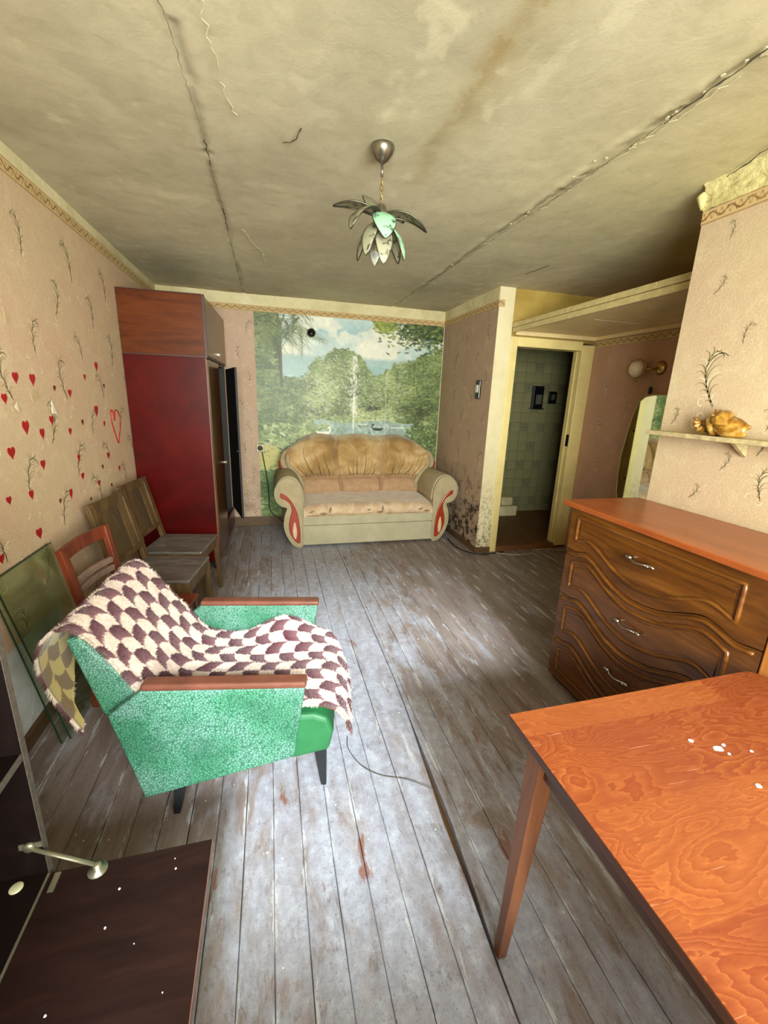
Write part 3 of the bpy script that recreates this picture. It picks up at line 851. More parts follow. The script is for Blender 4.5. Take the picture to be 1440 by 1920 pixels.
sp = [(1.60, 1.56, .30, -1, -0.35), (1.80, 1.47, .10, 1, 0.4), (1.44, 2.17, .22, -1, -0.3), (1.53, 1.83, .10, -1, 0.1), (1.72, 2.06, .10, 1, .7), (1.35, 1.47, .11, 1, .1),
      (1.50, 1.28, .10, 1, 0.5), (1.30, 1.18, .16, -1, -.2), (1.62, 1.12, .10, 1, .6), (1.2, 1.9, .2, -1, .2), (1.70, 2.28, .09, 1, .2), (1.36, 1.36, .13, -1, .6), (1.15, 1.45, .2, 1, 0)]
feather_mesh(lambda u, v: (XR-0.0012, u, v), sp, wr)

# painted hearts on the left wall
HE = [(2.264,1.573,.052,.052),(2.405,1.568,.054,.058),(2.154,1.487,.046,.046),(2.608,1.533,.03,.03),(2.778,1.507,.046,.046),(3.219,1.67,.056,.062),(3.013,1.6,.036,.038),(3.312,1.554,.03,.03),(3.121,1.399,.066,.075),(2.276,1.36,.062,.068),(2.525,1.377,.048,.052),(2.411,1.321,.048,.056),(2.89,1.345,.034,.036),(3.229,1.314,.036,.036),(2.711,1.307,.038,.042),(2.131,1.265,.060,.056),(2.768,1.153,.04,.042),(3.223,1.104,.046,.05),(2.368,1.178,.048,.052),(3.102,1.049,.032,.034),(3.407,.989,.04,.042),(2.784,1.047,.044,.042),(3.009,.96,.04,.046),(3.216,.906,.032,.03),(2.223,1.065,.043,.047),(2.049,1.08,.040,.038),(2.476,.974,.025,.028),(2.606,.982,.040,.060),(2.853,.895,.026,.026),(2.229,.878,.058,.056),(1.925,.869,.042,.042)]
def heart_pts(n=22):
    out = []
    for k in range(n):
        t = 2*PI*k/n
        out.append((16*math.sin(t)**3/34.0, (13*math.cos(t)-5*math.cos(2*t)-2*math.cos(3*t)-math.cos(4*t)+2.5)/30.0))
    return out
hp = heart_pts()
for y, z, w, h in HE:
    y, z = y*1.019, 1.55+(z-1.55)*1.019
    lean = random.uniform(-.25, .25)
    m = MB().prism([(y+px*w+py*h*lean*0.5, z+py*h) for px, py in hp], 'x', XL+0.0004, XL+0.0022)
    m.build('heart', 'heart_red' if w > 0.034 else 'heart_dark', wl)
oh = [(3.45, 1.165), (3.40, 1.24), (3.365, 1.32), (3.362, 1.375), (3.385, 1.398), (3.412, 1.385), (3.425, 1.325), (3.45, 1.385), (3.485, 1.395), (3.525, 1.372), (3.537, 1.33), (3.515, 1.26), (3.475, 1.20), (3.46, 1.165)]
MB().tube([(XL+0.001, y, z) for y, z in smooth_open([(a*1.019, 1.55+(b-1.55)*1.019) for a, b in oh], 4)], 0.006, 6, sq=(1, 0.4)).build('heart_outline', 'heart_red', wl)
for y, z, w, h, a in ((2.45, 1.50, .075, .05, .2), (2.27, 1.45, .05, .06, .6), (2.62, 1.44, .03, .06, .3), (2.33, 1.83, .045, .06, 0), (2.36, 1.135, .035, .03, .2)):
    ca, sa = math.cos(a), math.sin(a)
    MB().prism([(y+i*w/2*ca-j*h/2*sa, z+i*w/2*sa+j*h/2*ca) for i, j in ((-1,-1),(1,-1),(1,1),(-1,1))], 'x', XL+0.0003, XL+0.0014).build('tape_residue', 'tape_residue', wl)
MB().prism([(2.60, 1.47), (2.64, 1.40), (2.59, 1.41)], 'x', XL+0.0003, XL+0.004).build('torn_paper', 'torn_paper', wl)
MB().prism([(2.255, 1.45), (2.28, 1.47), (2.285, 1.43)], 'x', XL+0.0015, XL+0.003).build('torn_paper', 'torn_paper', wl)

# ------------------------------------------------------------------ loft shelf over the alcove
lo = thing('loft_shelf', 'cream-painted storage loft boarded across the top of the alcove', 'loft', (2.66, 2.86, 2.17))
def lb(x0, x1, y0, y1, z0, z1): return MB().box(x0-2.66, x1-2.66, y0-2.86, y1-2.86, z0-2.17, z1-2.17)
lb(2.225, XA-0.002, YPIER+0.002, YD-0.04, 2.185, 2.215).build('underside_board', 'loft_paint', lo)
lb(2.200, 2.225, YPIER+0.002, YD-0.036, 2.170, 2.212).build('front_rail', 'loft_edge', lo, bevel=0.004)
for k in range(5):
    a = YPIER+0.004+k*0.394; lb(2.192, 2.225, a, a+0.392, 2.214, 2.252).build('edge_board', 'loft_edge', lo, bevel=0.004)
lb(XA-0.03, XA-0.002, YPIER+0.002, YD-0.04, 2.155, 2.185).build('ledger_strip', 'loft_paint', lo)
lb(2.23, XA-0.03, YD-0.065, YD-0.038, 2.15, 2.185).build('ledger_strip', 'loft_paint', lo)
for y in (2.55, 3.05): lb(2.45, 2.95, y, y+0.006, 2.1835, 2.1852).build('board_gap_bead', 'white_plastic', lo)

# ------------------------------------------------------------------ forest mural
def mural():
    Wc, Hc = 460, 480
    VM = 1.55
    U, V = np.meshgrid(np.linspace(0, 1, Wc), np.linspace(0, VM, Hc))
    n1 = vnoise(Hc, Wc, 6, 5, 21); n2 = vnoise(Hc, Wc, 18, 5, 22); n3 = vnoise(Hc, Wc, 50, 3, 23)
    C = np.ones((Hc, Wc, 3))
    def put(k, col):
        nonlocal C
        k = np.clip(k, 0, 1)[..., None]; C = C*(1-k)+k*np.array(col)
    C[:] = L3('#b4c8c4')
    put((n1-0.42)*5, L3('#dcdccb')); put(np.exp(-((V-0.10)/0.05)**2)*(n1 < .5)*0.6, L3('#86abb4'))
    put((V > 0.26)*(V < 0.44)*1.0*np.clip((V-0.27)/0.03, 0, 1), L3('#9fb9b6'))
    hill = 0.33+0.12*np.abs(U-0.62)*2
    put((V > hill+0.02*n2)*1.0, L3('#95b3ad'))
    greens = ['#4a5a38', '#64754a', '#82925c', '#9dab72', '#b8c08c', '#cbcfa4']
    # tree masses: crown line by u, then dabs of leaf colour
    crown = np.interp(np.linspace(0, 1, Wc), [0, .10, .13, .22, .30, .38, .45, .50, .54, .58, .62, .68, .74, .82, .90, 1.0],
                      [.16, .28, .46, .46, .30, .24, .25, .27, .31, .38, .46, .36, .30, .26, .20, .16])[None]
    crown = crown+0.10*(n1[:1]-.5)
    put((V > crown+0.10*(n2-0.5)+0.05*(n3-.5))*1.0, L3('#7c8c58'))
    put(((U < .11+0.03*n2)*(V < 0.4))*1.0, L3('#4b5c38'))
    base_k = (V > crown)
    r = np.random.default_rng(5)
    def dab(cx, cy, rx, ry, ang, col, al=0.85):
        x0 = max(0, int((cx-max(rx, ry))*Wc)-1); x1 = min(Wc, int((cx+max(rx, ry))*Wc)+2)
        y0 = max(0, int((cy-max(rx, ry))/VM*Hc)-1); y1 = min(Hc, int((cy+max(rx, ry))/VM*Hc)+2)
        if x1 <= x0 or y1 <= y0: return
        xx = U[y0:y1, x0:x1]-cx; yy = V[y0:y1, x0:x1]-cy
        ca, sa = math.cos(ang), math.sin(ang)
        d = ((xx*ca+yy*sa)/rx)**2+((-xx*sa+yy*ca)/ry)**2
        k = (np.clip(1.4-d, 0, 1)*al)[..., None]
        C[y0:y1, x0:x1] = C[y0:y1, x0:x1]*(1-k)+k*np.array(col)
    def stroke(x0, y0, x1, y1, bend, w, col, al=0.9, n=26):
        for t in np.linspace(0, 1, n):
            dab(x0+(x1-x0)*t+bend*math.sin(PI*t)*0.5, y0+(y1-y0)*t-abs(bend)*math.sin(PI*t), w*(1-0.6*t), w*(1-0.6*t), 0, col, al)
    for k in range(19000):
        u = r.random(); v = r.uniform(0.16, 1.5)
        c = crown[0, int(u*(Wc-1))]
        if v < c-0.01: continue
        i = int(v/VM*(Hc-1)); j = int(u*(Wc-1)); q = n1[i, j]*0.7+n2[i, j]*0.5
        depth = np.clip((v-c)/0.3, 0, 1)
        b = (q-0.35)*9+r.normal(0, 0.9)
        if u < .3 and v < .8: b -= 0.6
        if u > .86: b -= 1.3
        if .5 < u < .74 and .66 < v < .79: b += 1.8
        if .33 < u < .55 and .42 < v < .58: b -= 0.4
        col = L3(greens[int(np.clip(b, 0, 5))])
        if r.random() < .16 and .25 < u < .8: col = L3('#aeb59a')
        s = r.uniform(.0035, .0085)*(0.8+0.4*v)
        dab(u, v, s*1.7, s*0.55, r.uniform(-1.4, 1.4), col, 0.75)
    # dark undergrowth pockets
    for (u, v, a, b, al) in ((.30, .72, .06, .05, .5), (.88, .70, .05, .06, .7), (.94, .6, .04, .1, .5), (.80, .66, .05, .03, .4), (.45, .70, .06, .03, .25), (.61, .665, .06, .018, .6)):
        for q in range(60): dab(u+r.normal(0, a*.6), v+r.normal(0, b*.6), .012, .006, r.uniform(-1.5, 1.5), L3('#3d3f30'), al*.7)
    # lake
    lake = ((V > 0.775+0.012*np.sin(U*17)+0.012*(n2-.5))*(U > .27+.03*n2)*(U < .86-.02*n2)*(V < 1.06))
    put(lake*1.0, L3('#8fa59b')); put(lake*np.clip((n3-.45)*4, 0, .7)*1.0, L3('#b5c3b6'))
    put(lake*np.clip((n2-.52)*6, 0, .6), L3('#73887c'))
    put(((V > .815)*(V < .828)*(U > .72)*(U < .80))*0.7, L3('#d6dcd2')); put(((V > .79)*(V < .80)*(U > .53)*(U < .58))*0.6, L3('#dfe4da'))
    for k in range(1100):     # bank bushes in front of the lake
        u = r.choice([r.normal(.17, .10), r.normal(.90, .06), r.normal(.68, .05)], p=[.6, .25, .15]); v = r.uniform(.80, 1.0) if u < .6 or u > .8 else r.uniform(.93, 1.0)
        if not (0 < u < 1): continue
        s = r.uniform(.006, .014); col = L3(greens[int(np.clip(r.normal(2.6 if u < .5 else 1.2, 1.2), 0, 5))])
        dab(u, v, s*1.8, s*.6, r.uniform(-1.5, 1.5), col, .85)
    for k in range(110):       # yellow broad leaves low on the left
        dab(r.uniform(.0, .10), r.uniform(.98, 1.16), .022, .007, r.uniform(-.5, 1.0), L3('#b9b068'), .8)
    for k in range(260): dab(r.uniform(.0, .16), r.uniform(1.18, 1.55), .012, .006, r.uniform(-1, 1), L3('#4f7036'), .8)
    # palms top left
    stroke(.115, .05, .125, .52, 0.0, .016, L3('#4a4a33'), .9, 60)
    for k in range(95):
        a = r.uniform(0.1, PI-0.1); ln = r.uniform(.10, .24); x0, y0 = r.uniform(-.02, .22), r.uniform(-.06, .14)
        col = L3(['#4f5f36', '#6d7a4a', '#8b9465', '#394a2a'][r.integers(4)])
        ex, ey = x0+ln*math.cos(a), y0+ln*math.sin(a)*0.9
        stroke(x0, y0, ex, ey, 0.02, .005, col, .8)
        for t in np.linspace(.15, 1, 11):
            px, py = x0+(ex-x0)*t, y0+(ey-y0)*t
            for sd in (-1, 1):
                stroke(px, py, px+sd*.02*math.sin(a)+.01*math.cos(a), py+.028, 0, .0026, col, .7, 6)
    for cx, cy in ((.21, .47), (.62, .42), (.93, .58), (.06, .62)):
        for a in np.linspace(0.0, PI, 11):
            stroke(cx, cy, cx+.075*math.cos(a), cy-.05*math.sin(a)+.045, .01, .0035, L3(['#5a6d3e', '#8a9a60'][r.integers(2)]), .8, 12)
    # hanging branch top right
    for k in range(800):
        u = 1-min(.36, abs(r.normal(0, .15))); v = abs(r.normal(0, .08))+.02*(1-u)
        col = L3(['#39482c', '#51613a', '#2c3a2c', '#6f8240', '#93a04c'][r.integers(4 if u > .75 else 5)])
        dab(u, v, .014, .006, r.uniform(-1.4, 1.4), col, .85)
    for k in range(160):
        dab(r.normal(.665, .028), abs(r.normal(.03, .03)), .012, .006, r.uniform(-1.2, 1.2), L3(['#86923e', '#a2a855', '#6b7c35'][r.integers(3)]), .85)
    stroke(.99, .12, .72, .13, .03, .006, L3('#2f3026')); stroke(.84, .30, .845, .68, 0, .005, L3('#4b4632'))
    # fountain
    for k in range(240):
        v = r.uniform(.27, .72); t = (v-.27)/.45
        dab(.505+r.normal(0, .004+.013*math.sin(PI*min(1, t*1.0))), v, .004, .010, 0, L3('#e3e2d2'), .35)
    put(np.exp(-((U-.503)/.0022)**2)*(V > .55)*.8, L3('#eef0e6')); put(np.exp(-((U-.683)/.0018)**2)*(V > .38)*.5, L3('#dfe3d0'))
    # swans
    W_ = L3('#eee7da'); K_ = L3('#2b3230')
    for cx, cy, s, col in ((.342, .872, 1.0, W_), (.640, .835, .85, K_)):
        f = 1 if col is W_ else -1
        for q in range(3): dab(cx, cy, .030*s, .013*s, -.12*f, col, 1)
        dab(cx-.025*s*f, cy-.005*s, .018*s, .008*s, .3*f, col, 1)
        for t in np.linspace(0, 1, 14):
            dab(cx+f*s*(.022+.014*math.sin(t*3.0)), cy-s*.045*t, .0045*s, .0045*s, 0, col, 1)
        dab(cx+f*s*.032, cy-s*.046, .010*s, .005*s, .2*f, col, 1)
    C = np.clip(C*(0.98+0.25*(n3[..., None]-.5)), 0, 1)
    X0, X1, Z0, Z1 = -0.139, XP-0.004, 0.118, 2.388
    cx0, cx1 = 0.0, 0.0
    m = MB()
    xs = X0+(X1-X0)*U; zs = Z1-(Z1-Z0)*V/VM
    ys = YB-0.0035-0.003*(n1-0.5)*(1-np.abs(2*U-1))
    m.v = list(map(tuple, np.stack([xs-0.95, ys-YB, zs-Z0], -1).reshape(-1, 3).tolist()))
    idx = np.arange(Wc*Hc).reshape(Hc, Wc)
    q = np.stack([idx[:-1, :-1], idx[1:, :-1], idx[1:, 1:], idx[:-1, 1:]], -1).reshape(-1, 4)
    m.f = list(map(tuple, q.tolist())); m.mi = [0]*len(m.f); m.sm = [True]*len(m.f)
    col = np.concatenate([C.reshape(-1, 3), np.ones((Wc*Hc, 1))], 1)
    t = thing('wall_mural', 'large photo mural of a palm-fringed lake with swans and a fountain', 'mural', (0.95, YB, Z0))
    m.build('printed_sheet', 'mural_print', t, colors=col)
    MB().box(X1-0.95-0.002, X1-0.95+0.003, -0.008, 0.0-0.001, 0, Z1-Z0).build('edge_trim', 'flake_pale', t)
mural()

k = thing('wall_ball', 'glossy black ball fixture mounted on the mural sky', 'fixture', (0.465, YB-0.008, 2.202))
MB().lathe([(0.010, 0.0), (0.012, -0.02), (0.034, -0.03), (0.046, -0.05), (0.044, -0.07), (0.030, -0.088), (0.0, -0.094)], n=20, axis='y').build('ball', 'black_plastic', k)
MB().lathe([(0.022, 0.006), (0.022, -0.006)], n=16, axis='y').build('backplate', 'black_plastic', k)

k = thing('power_outlet', 'cream wall socket at the left edge of the mural', 'outlet', (-0.125, YB-0.006, 0.933))
MB().box(-0.045, 0.045, -0.028, 0.004, -0.045, 0.045).build('body', 'plastic_cream', k, bevel=0.008)
MB().lathe([(0.030, -0.0285), (0.030, -0.024)], n=18, axis='y').build('socket_face', 'raw_edge', k)
for s in (-1, 1): MB().lathe([(0.004, -0.031), (0.004, -0.025)], (s*0.012, 0, 0), n=8, axis='y').build('pin_hole', 'black_plastic', k)
c = smooth_open([(-0.105, YB-0.034, 0.89), (-0.08, YB-0.03, 0.72), (-0.055, YB-0.03, 0.52), (-0.045, YB-0.03, 0.32), (-0.04, YB-0.032, 0.2), (0.02, YB-0.06, 0.13), (0.10, YB-0.05, 0.06), (0.16, YB-0.06, 0.006)], 6)
k = MB().tube(c, 0.006, 6).build('electric_cable', 'cord_black'); tag(k, 'black power cord hanging from the cream wall socket behind the sofa', 'cord')

k = thing('light_switch', 'black light switch with a white rocker on the grubby side wall', 'switch', (XP, 4.09, 1.655))
MB().box(-0.022, 0.0, -0.042, 0.042, -0.09, 0.09).build('plate', 'black_plastic', k, bevel=0.008)
MB().prism([(-0.022, -0.028), (-0.022, 0.045), (-0.032, 0.045), (-0.026, -0.028)], 'y', -0.024, 0.024).build('rocker', 'white_plastic', k)

# cords on the floor
c = smooth_open([(1.93, 4.32, 0.008), (1.90, 4.10, 0.008), (1.93, 3.92, 0.008), (2.03, 3.78, 0.008), (2.16, 3.77, 0.008), (2.35, 3.80, 0.008)], 6)
k = MB().tube(c, 0.006, 6).build('floor_cord', 'cord_black'); tag(k, 'dark cord on the floor rounding the flaking wall corner by the sofa', 'cord')
c = smooth_open([(2.24, 3.79, 0.008), (2.42, 3.70, 0.008), (2.62, 3.71, 0.008), (2.74, 3.80, 0.008), (2.95, 3.78, 0.008), (3.09, 3.70, 0.008)], 6)
k = MB().tube(c, 0.0055, 6).build('threshold_cord', 'cord_pale'); tag(k, 'pale cord lying on the floor before the doorway threshold', 'cord')
c = smooth_open([(0.30, 1.63, 0.012), (0.292, 1.55, 0.016), (0.33, 1.45, 0.018), (0.40, 1.385, 0.018), (0.50, 1.34, 0.019), (0.60, 1.28, 0.006)], 6)
k = MB().tube(c, 0.0016, 5).build('loose_wire', 'wire_thin'); tag(k, 'thin loose wire lying on the floorboards before the green armchair', 'wire')

# ------------------------------------------------------------------ washroom things
k = thing('meter_box', 'black box with a grey dial on the dark tiled wall', 'meter', (3.44, 5.203, 1.60))
MB().box(-0.075, 0.075, -0.06, 0.0, -0.12, 0.16).build('housing', 'black_plastic', k, bevel=0.008)
MB().box(-0.035, 0.05, -0.064, -0.058, -0.07, 0.05).build('window', 'tile_gray', k)
MB().box(-0.09, 0.08, -0.09, -0.0, -0.135, -0.12).build('ledge', 'black_plastic', k)
k = thing('washroom_switch', 'black wall switch with a grey rocker beside the meter box', 'switch', (3.68, 5.203, 1.62))
MB().box(-0.06, 0.06, -0.03, 0.0, -0.08, 0.08).build('plate', 'black_plastic', k, bevel=0.008)
MB().box(-0.025, 0.025, -0.036, -0.028, -0.03, 0.04).build('rocker', 'tile_gray', k)
k = thing('masonry_block', 'low whitewashed masonry ledge on the washroom floor', 'ledge', (3.08, 5.07, bz))
MB().box(-0.14, 0.12, -0.12, 0.12, 0.0, 0.14).build('lower_block', 'cream_plaster', k, bevel=0.02)
MB().box(-0.12, 0.06, -0.10, 0.12, 0.141, 0.26).build('upper_block', 'cream_plaster', k, bevel=0.03)

# ------------------------------------------------------------------ wardrobe and the cabinet on top
WR = thing('wardrobe', 'tall polished red-brown wardrobe standing in the far left corner', 'wardrobe', (XL+0.005, 3.84, 0), math.radians(-1.6))
WD, WL = 0.61, 1.16          # depth along x, width along y
m = MB().box(0.0, WD-0.02, 0.0, 0.02, 0.075, 1.80); m.build('side_panel', 'wardrobe_side', WR, bevel=0.002)
MB().box(WD-0.0195, WD-0.012, -0.001, 0.021, 0.075, 1.80).build('edge_strip', 'edge_strip', WR)
MB().box(0.0, WD-0.02, WL-0.02, WL, 0.075, 1.80).build('side_panel', 'wardrobe_inside', WR)
MB().box(0.0, WD-0.02, 0.021, WL-0.021, 0.075, 0.095).build('bottom_board', 'wardrobe_inside', WR)
MB().box(0.0, WD-0.02, 0.021, WL-0.021, 1.78, 1.80).build('top_board', 'wardrobe_edge', WR)
MB().box(0.0, 0.008, 0.021, WL-0.021, 0.096, 1.779).build('back_panel', 'wardrobe_inside', WR)
MB().box(0.009, WD-0.03, 0.57, 0.588, 0.096, 1.779).build('partition', 'wardrobe_inside', WR)
d = MB().box(WD-0.019, WD, 0.003, 0.578, 0.10, 1.79).build('door', 'wardrobe_door', WR, bevel=0.002)
MB().box(WD, WD+0.03, 0.535, 0.545, 0.88, 0.895).box(WD+0.024, WD+0.03, 0.50, 0.57, 0.883, 0.892).build('handle', 'brass_dull', d)
# far door ajar, hinged at the far side
hd = MB()
ang = math.radians(15); hx, hy = WD-0.01, WL-0.003; dwid = 0.565
def dp(t, n, z): return (hx+t*math.sin(ang)+n*math.cos(ang), hy-t*math.cos(ang)+n*math.sin(ang), z)
hd.hexa([dp(0, 0, .29), dp(dwid, 0, .29), dp(dwid, .019, .29), dp(0, .019, .29)], [dp(0, 0, 1.77), dp(dwid, 0, 1.77), dp(dwid, .019, 1.77), dp(0, .019, 1.77)])
d = hd.build('door', 'wardrobe_inside', WR)
MB().tube([dp(dwid-0.03, -0.012, 0.98), dp(dwid-0.03, -0.001, 0.98)], 0.008, 8).build('knob', 'brass_dull', d)
d = MB().box(WD-0.019, WD, 0.581, WL-0.003, 0.10, 0.28).build('drawer_front', 'wardrobe_side', WR, bevel=0.002)
for yy in (0.02, WL-0.06):
    for xx in (0.03, WD-0.075):
        MB().hexa([(xx+.005, yy+.005, 0), (xx+.035, yy+.005, 0), (xx+.035, yy+.035, 0), (xx+.005, yy+.035, 0)], [(xx, yy, .075), (xx+.045, yy, .075), (xx+.045, yy+.045, .075), (xx, yy+.045, .075)]).build('leg', 'leg_black', WR)
OC = thing('overhead_cabinet', 'brown two-door storage cabinet set on top of the wardrobe', 'cabinet', (XL+0.005, 3.84, 1.80), math.radians(-1.6))
AH = 0.455
MB().box(0, WD-0.02, 0, 0.02, 0.012, AH).build('side_panel', 'wardrobe_upper', OC, bevel=0.002)
MB().box(0, WD-0.02, WL-0.02, WL, 0.012, AH).build('side_panel', 'wardrobe_upper', OC)
MB().box(0, WD, -0.003, WL, 0.0, 0.012).build('bottom_board', 'wardrobe_edge', OC)
MB().box(0, WD-0.02, 0.021, WL-0.021, AH-0.02, AH).build('top_board', 'wardrobe_edge', OC)
MB().box(0, 0.008, 0.021, WL-0.021, 0.012, AH-0.02).build('back_panel', 'wardrobe_inside', OC)
MB().box(WD-0.0195, WD+0.001, -0.004, 0.020, 0.0125, AH+0.004).build('edge_strip', 'wardrobe_edge', OC)
MB().box(0, WD-0.02, -0.004, 0.020, AH, AH+0.006).build('edge_strip', 'wardrobe_edge', OC)
for a, b, mt, hyy in ((0.022, 0.575, 'wardrobe_door', 0.54), (0.581, WL-0.002, 'wardrobe_door_light', 0.615)):
    d = MB().box(WD-0.018, WD, a, b, 0.016, AH-0.004).build('door', mt, OC, bevel=0.002)
    MB().box(WD, WD+0.025, hyy-0.006, hyy+0.006, 0.06, 0.075).box(WD+0.02, WD+0.027, hyy-0.03, hyy+0.03, 0.062, 0.073).build('handle', 'brass_dull', d)

# ------------------------------------------------------------------ sofa
S = thing('sofa', 'three-seat gold velour sofa with scrolled arms and red wood inlays', 'sofa', (1.0, 4.70, 0))
def cat(pts, k=4): return smooth_closed(pts, k)
arm = [(-.713, 0.02), (-.795, 0.02), (-.865, .12), (-.898, .24), (-.885, .35), (-.862, .43), (-.915, .45), (-.965, .50), (-.985, .58), (-.968, .65), (-.92, .71), (-.85, .735), (-.78, .71), (-.733, .65), (-.708, .55), (-.71, .42), (-.712, .2)]
inl = [(-.925, .585), (-.87, .555), (-.81, .48), (-.762, .36), (-.742, .22), (-.738, .10), (-.748, .05), (-.79, .075), (-.835, .15), (-.852, .24), (-.838, .33), (-.82, .40), (-.835, .47), (-.88, .515), (-.925, .54)]
drop = [(-.795, .29), (-.775, .21), (-.775, .14), (-.788, .10), (-.81, .14), (-.814, .21)]
roll_ = [(-.86, .45), (-.925, .47), (-.96, .53), (-.965, .60), (-.93, .67), (-.86, .705), (-.79, .68), (-.745, .62), (-.725, .53), (-.728, .45)]
for sg in (1, -1):
    mir = lambda pts: [(sg*x, z) for x, z in pts][::sg]
    a = MB().prism(mir(cat(arm, 4)), 'y', -0.42, 0.33, True).build('armrest', 'sofa_velour', S, bevel=0.018, seg=3)
    # padded roll on top of the arm, set back from the face
    pts = [(sg*x, z) for x, z in cat([( -.95, .50), (-.985, .58), (-.965, .665), (-.92, .725), (-.85, .752), (-.775, .728), (-.722, .655), (-.695, .55), (-.70, .47), (-.80, .60)], 4)][::sg]
    MB().prism(pts, 'y', -0.385, 0.33, True).build('arm_pad', 'sofa_velour', a, bevel=0.02, seg=3)
    f = MB().prism(mir(cat(inl, 4)), 'y', -0.438, -0.42, True).build('wood_inlay', 'sofa_red', a, bevel=0.007, seg=2)
    MB().prism(mir(cat(drop, 4)), 'y', -0.443, -0.437, True).build('inlay_centre', 'sofa_cream', a, bevel=0.003)
    MB().tube([(sg*x, -0.421, z) for x, z in cat(arm, 4)], 0.006, 6, closed=True).build('piping', 'sofa_front', a)
MB().box(-.708, .708, -0.40, 0.33, 0.022, 0.335).build('base_frame', 'sofa_velour', S)
MB().box(-.708, .708, -0.424, -0.402, 0.235, 0.337).build('front_band', 'sofa_front', S, bevel=0.01)
MB().box(-.708, .708, -0.420, -0.402, 0.022, 0.232).build('front_panel', 'sofa_front', S, bevel=0.008)
for xx in (-.76, .72):
    for yy in (-.38, .27): MB().lathe([(0.02, 0), (0.022, 0.021)], (xx+.02, yy, 0), 10).build('foot', 'leg_black', S)
# seat
prof = [(-.425, .345), (-.437, .37), (-.432, .41), (-.405, .44), (-.35, .457), (-.2, .468), (0.0, .475), (.12, .478)]
prof = smooth_open(prof, 4); P = []
for y, z in prof:
    row = []
    for q in range(33):
        u = -1+2*q/32; e = 1-abs(u)**10
        x = u*.702
        row.append((x, y, z-0.035*(1-e)-0.006*math.cos(u*9)*(y > -.3)+random.uniform(-.001, .001)))
    P.append(row)
m = MB().grid(P, True); P2 = [[(p[0], p[1], .34) for p in P[0]], [(p[0], p[1], p[2]) for p in P[0]]]; m.grid(P2)
for e in (0, -1): m.grid([[r_[e] for r_ in P], [(r_[e][0], r_[e][1], .34) for r_ in P]])
seat = m.build('seat_cushion', 'sofa_seat', S)
MB().tube([(-.70, -.431, .342), (.70, -.431, .342)], 0.005, 6).build('piping', 'sofa_gold', seat)
def leaf_patch(m, cx, y0, z0, s, a):
    pts = []
    for k_ in range(10):
        t = 2*PI*k_/10; px = s*math.cos(t); py = s*0.42*math.sin(t)*(1-abs(math.cos(t))*0.5)
        pts.append((cx+px*math.cos(a)-py*math.sin(a), z0+px*math.sin(a)+py*math.cos(a)))
    m.prism(pts, 'y', y0-0.001, y0+0.004)
for cx, z0, s, a in ((-.62, .385, .03, .4), (-.43, .40, .035, 1.3), (-.50, .362, .04, 0), (-.02, .39, .025, .3), (.13, .395, .035, 1.4), (.10, .362, .04, 0), (.56, .385, .03, .2), (.63, .362, .035, 0)):
    m = MB(); leaf_patch(m, cx, -.4375, z0, s, a); m.build('leaf_motif', 'sofa_leaf', seat)
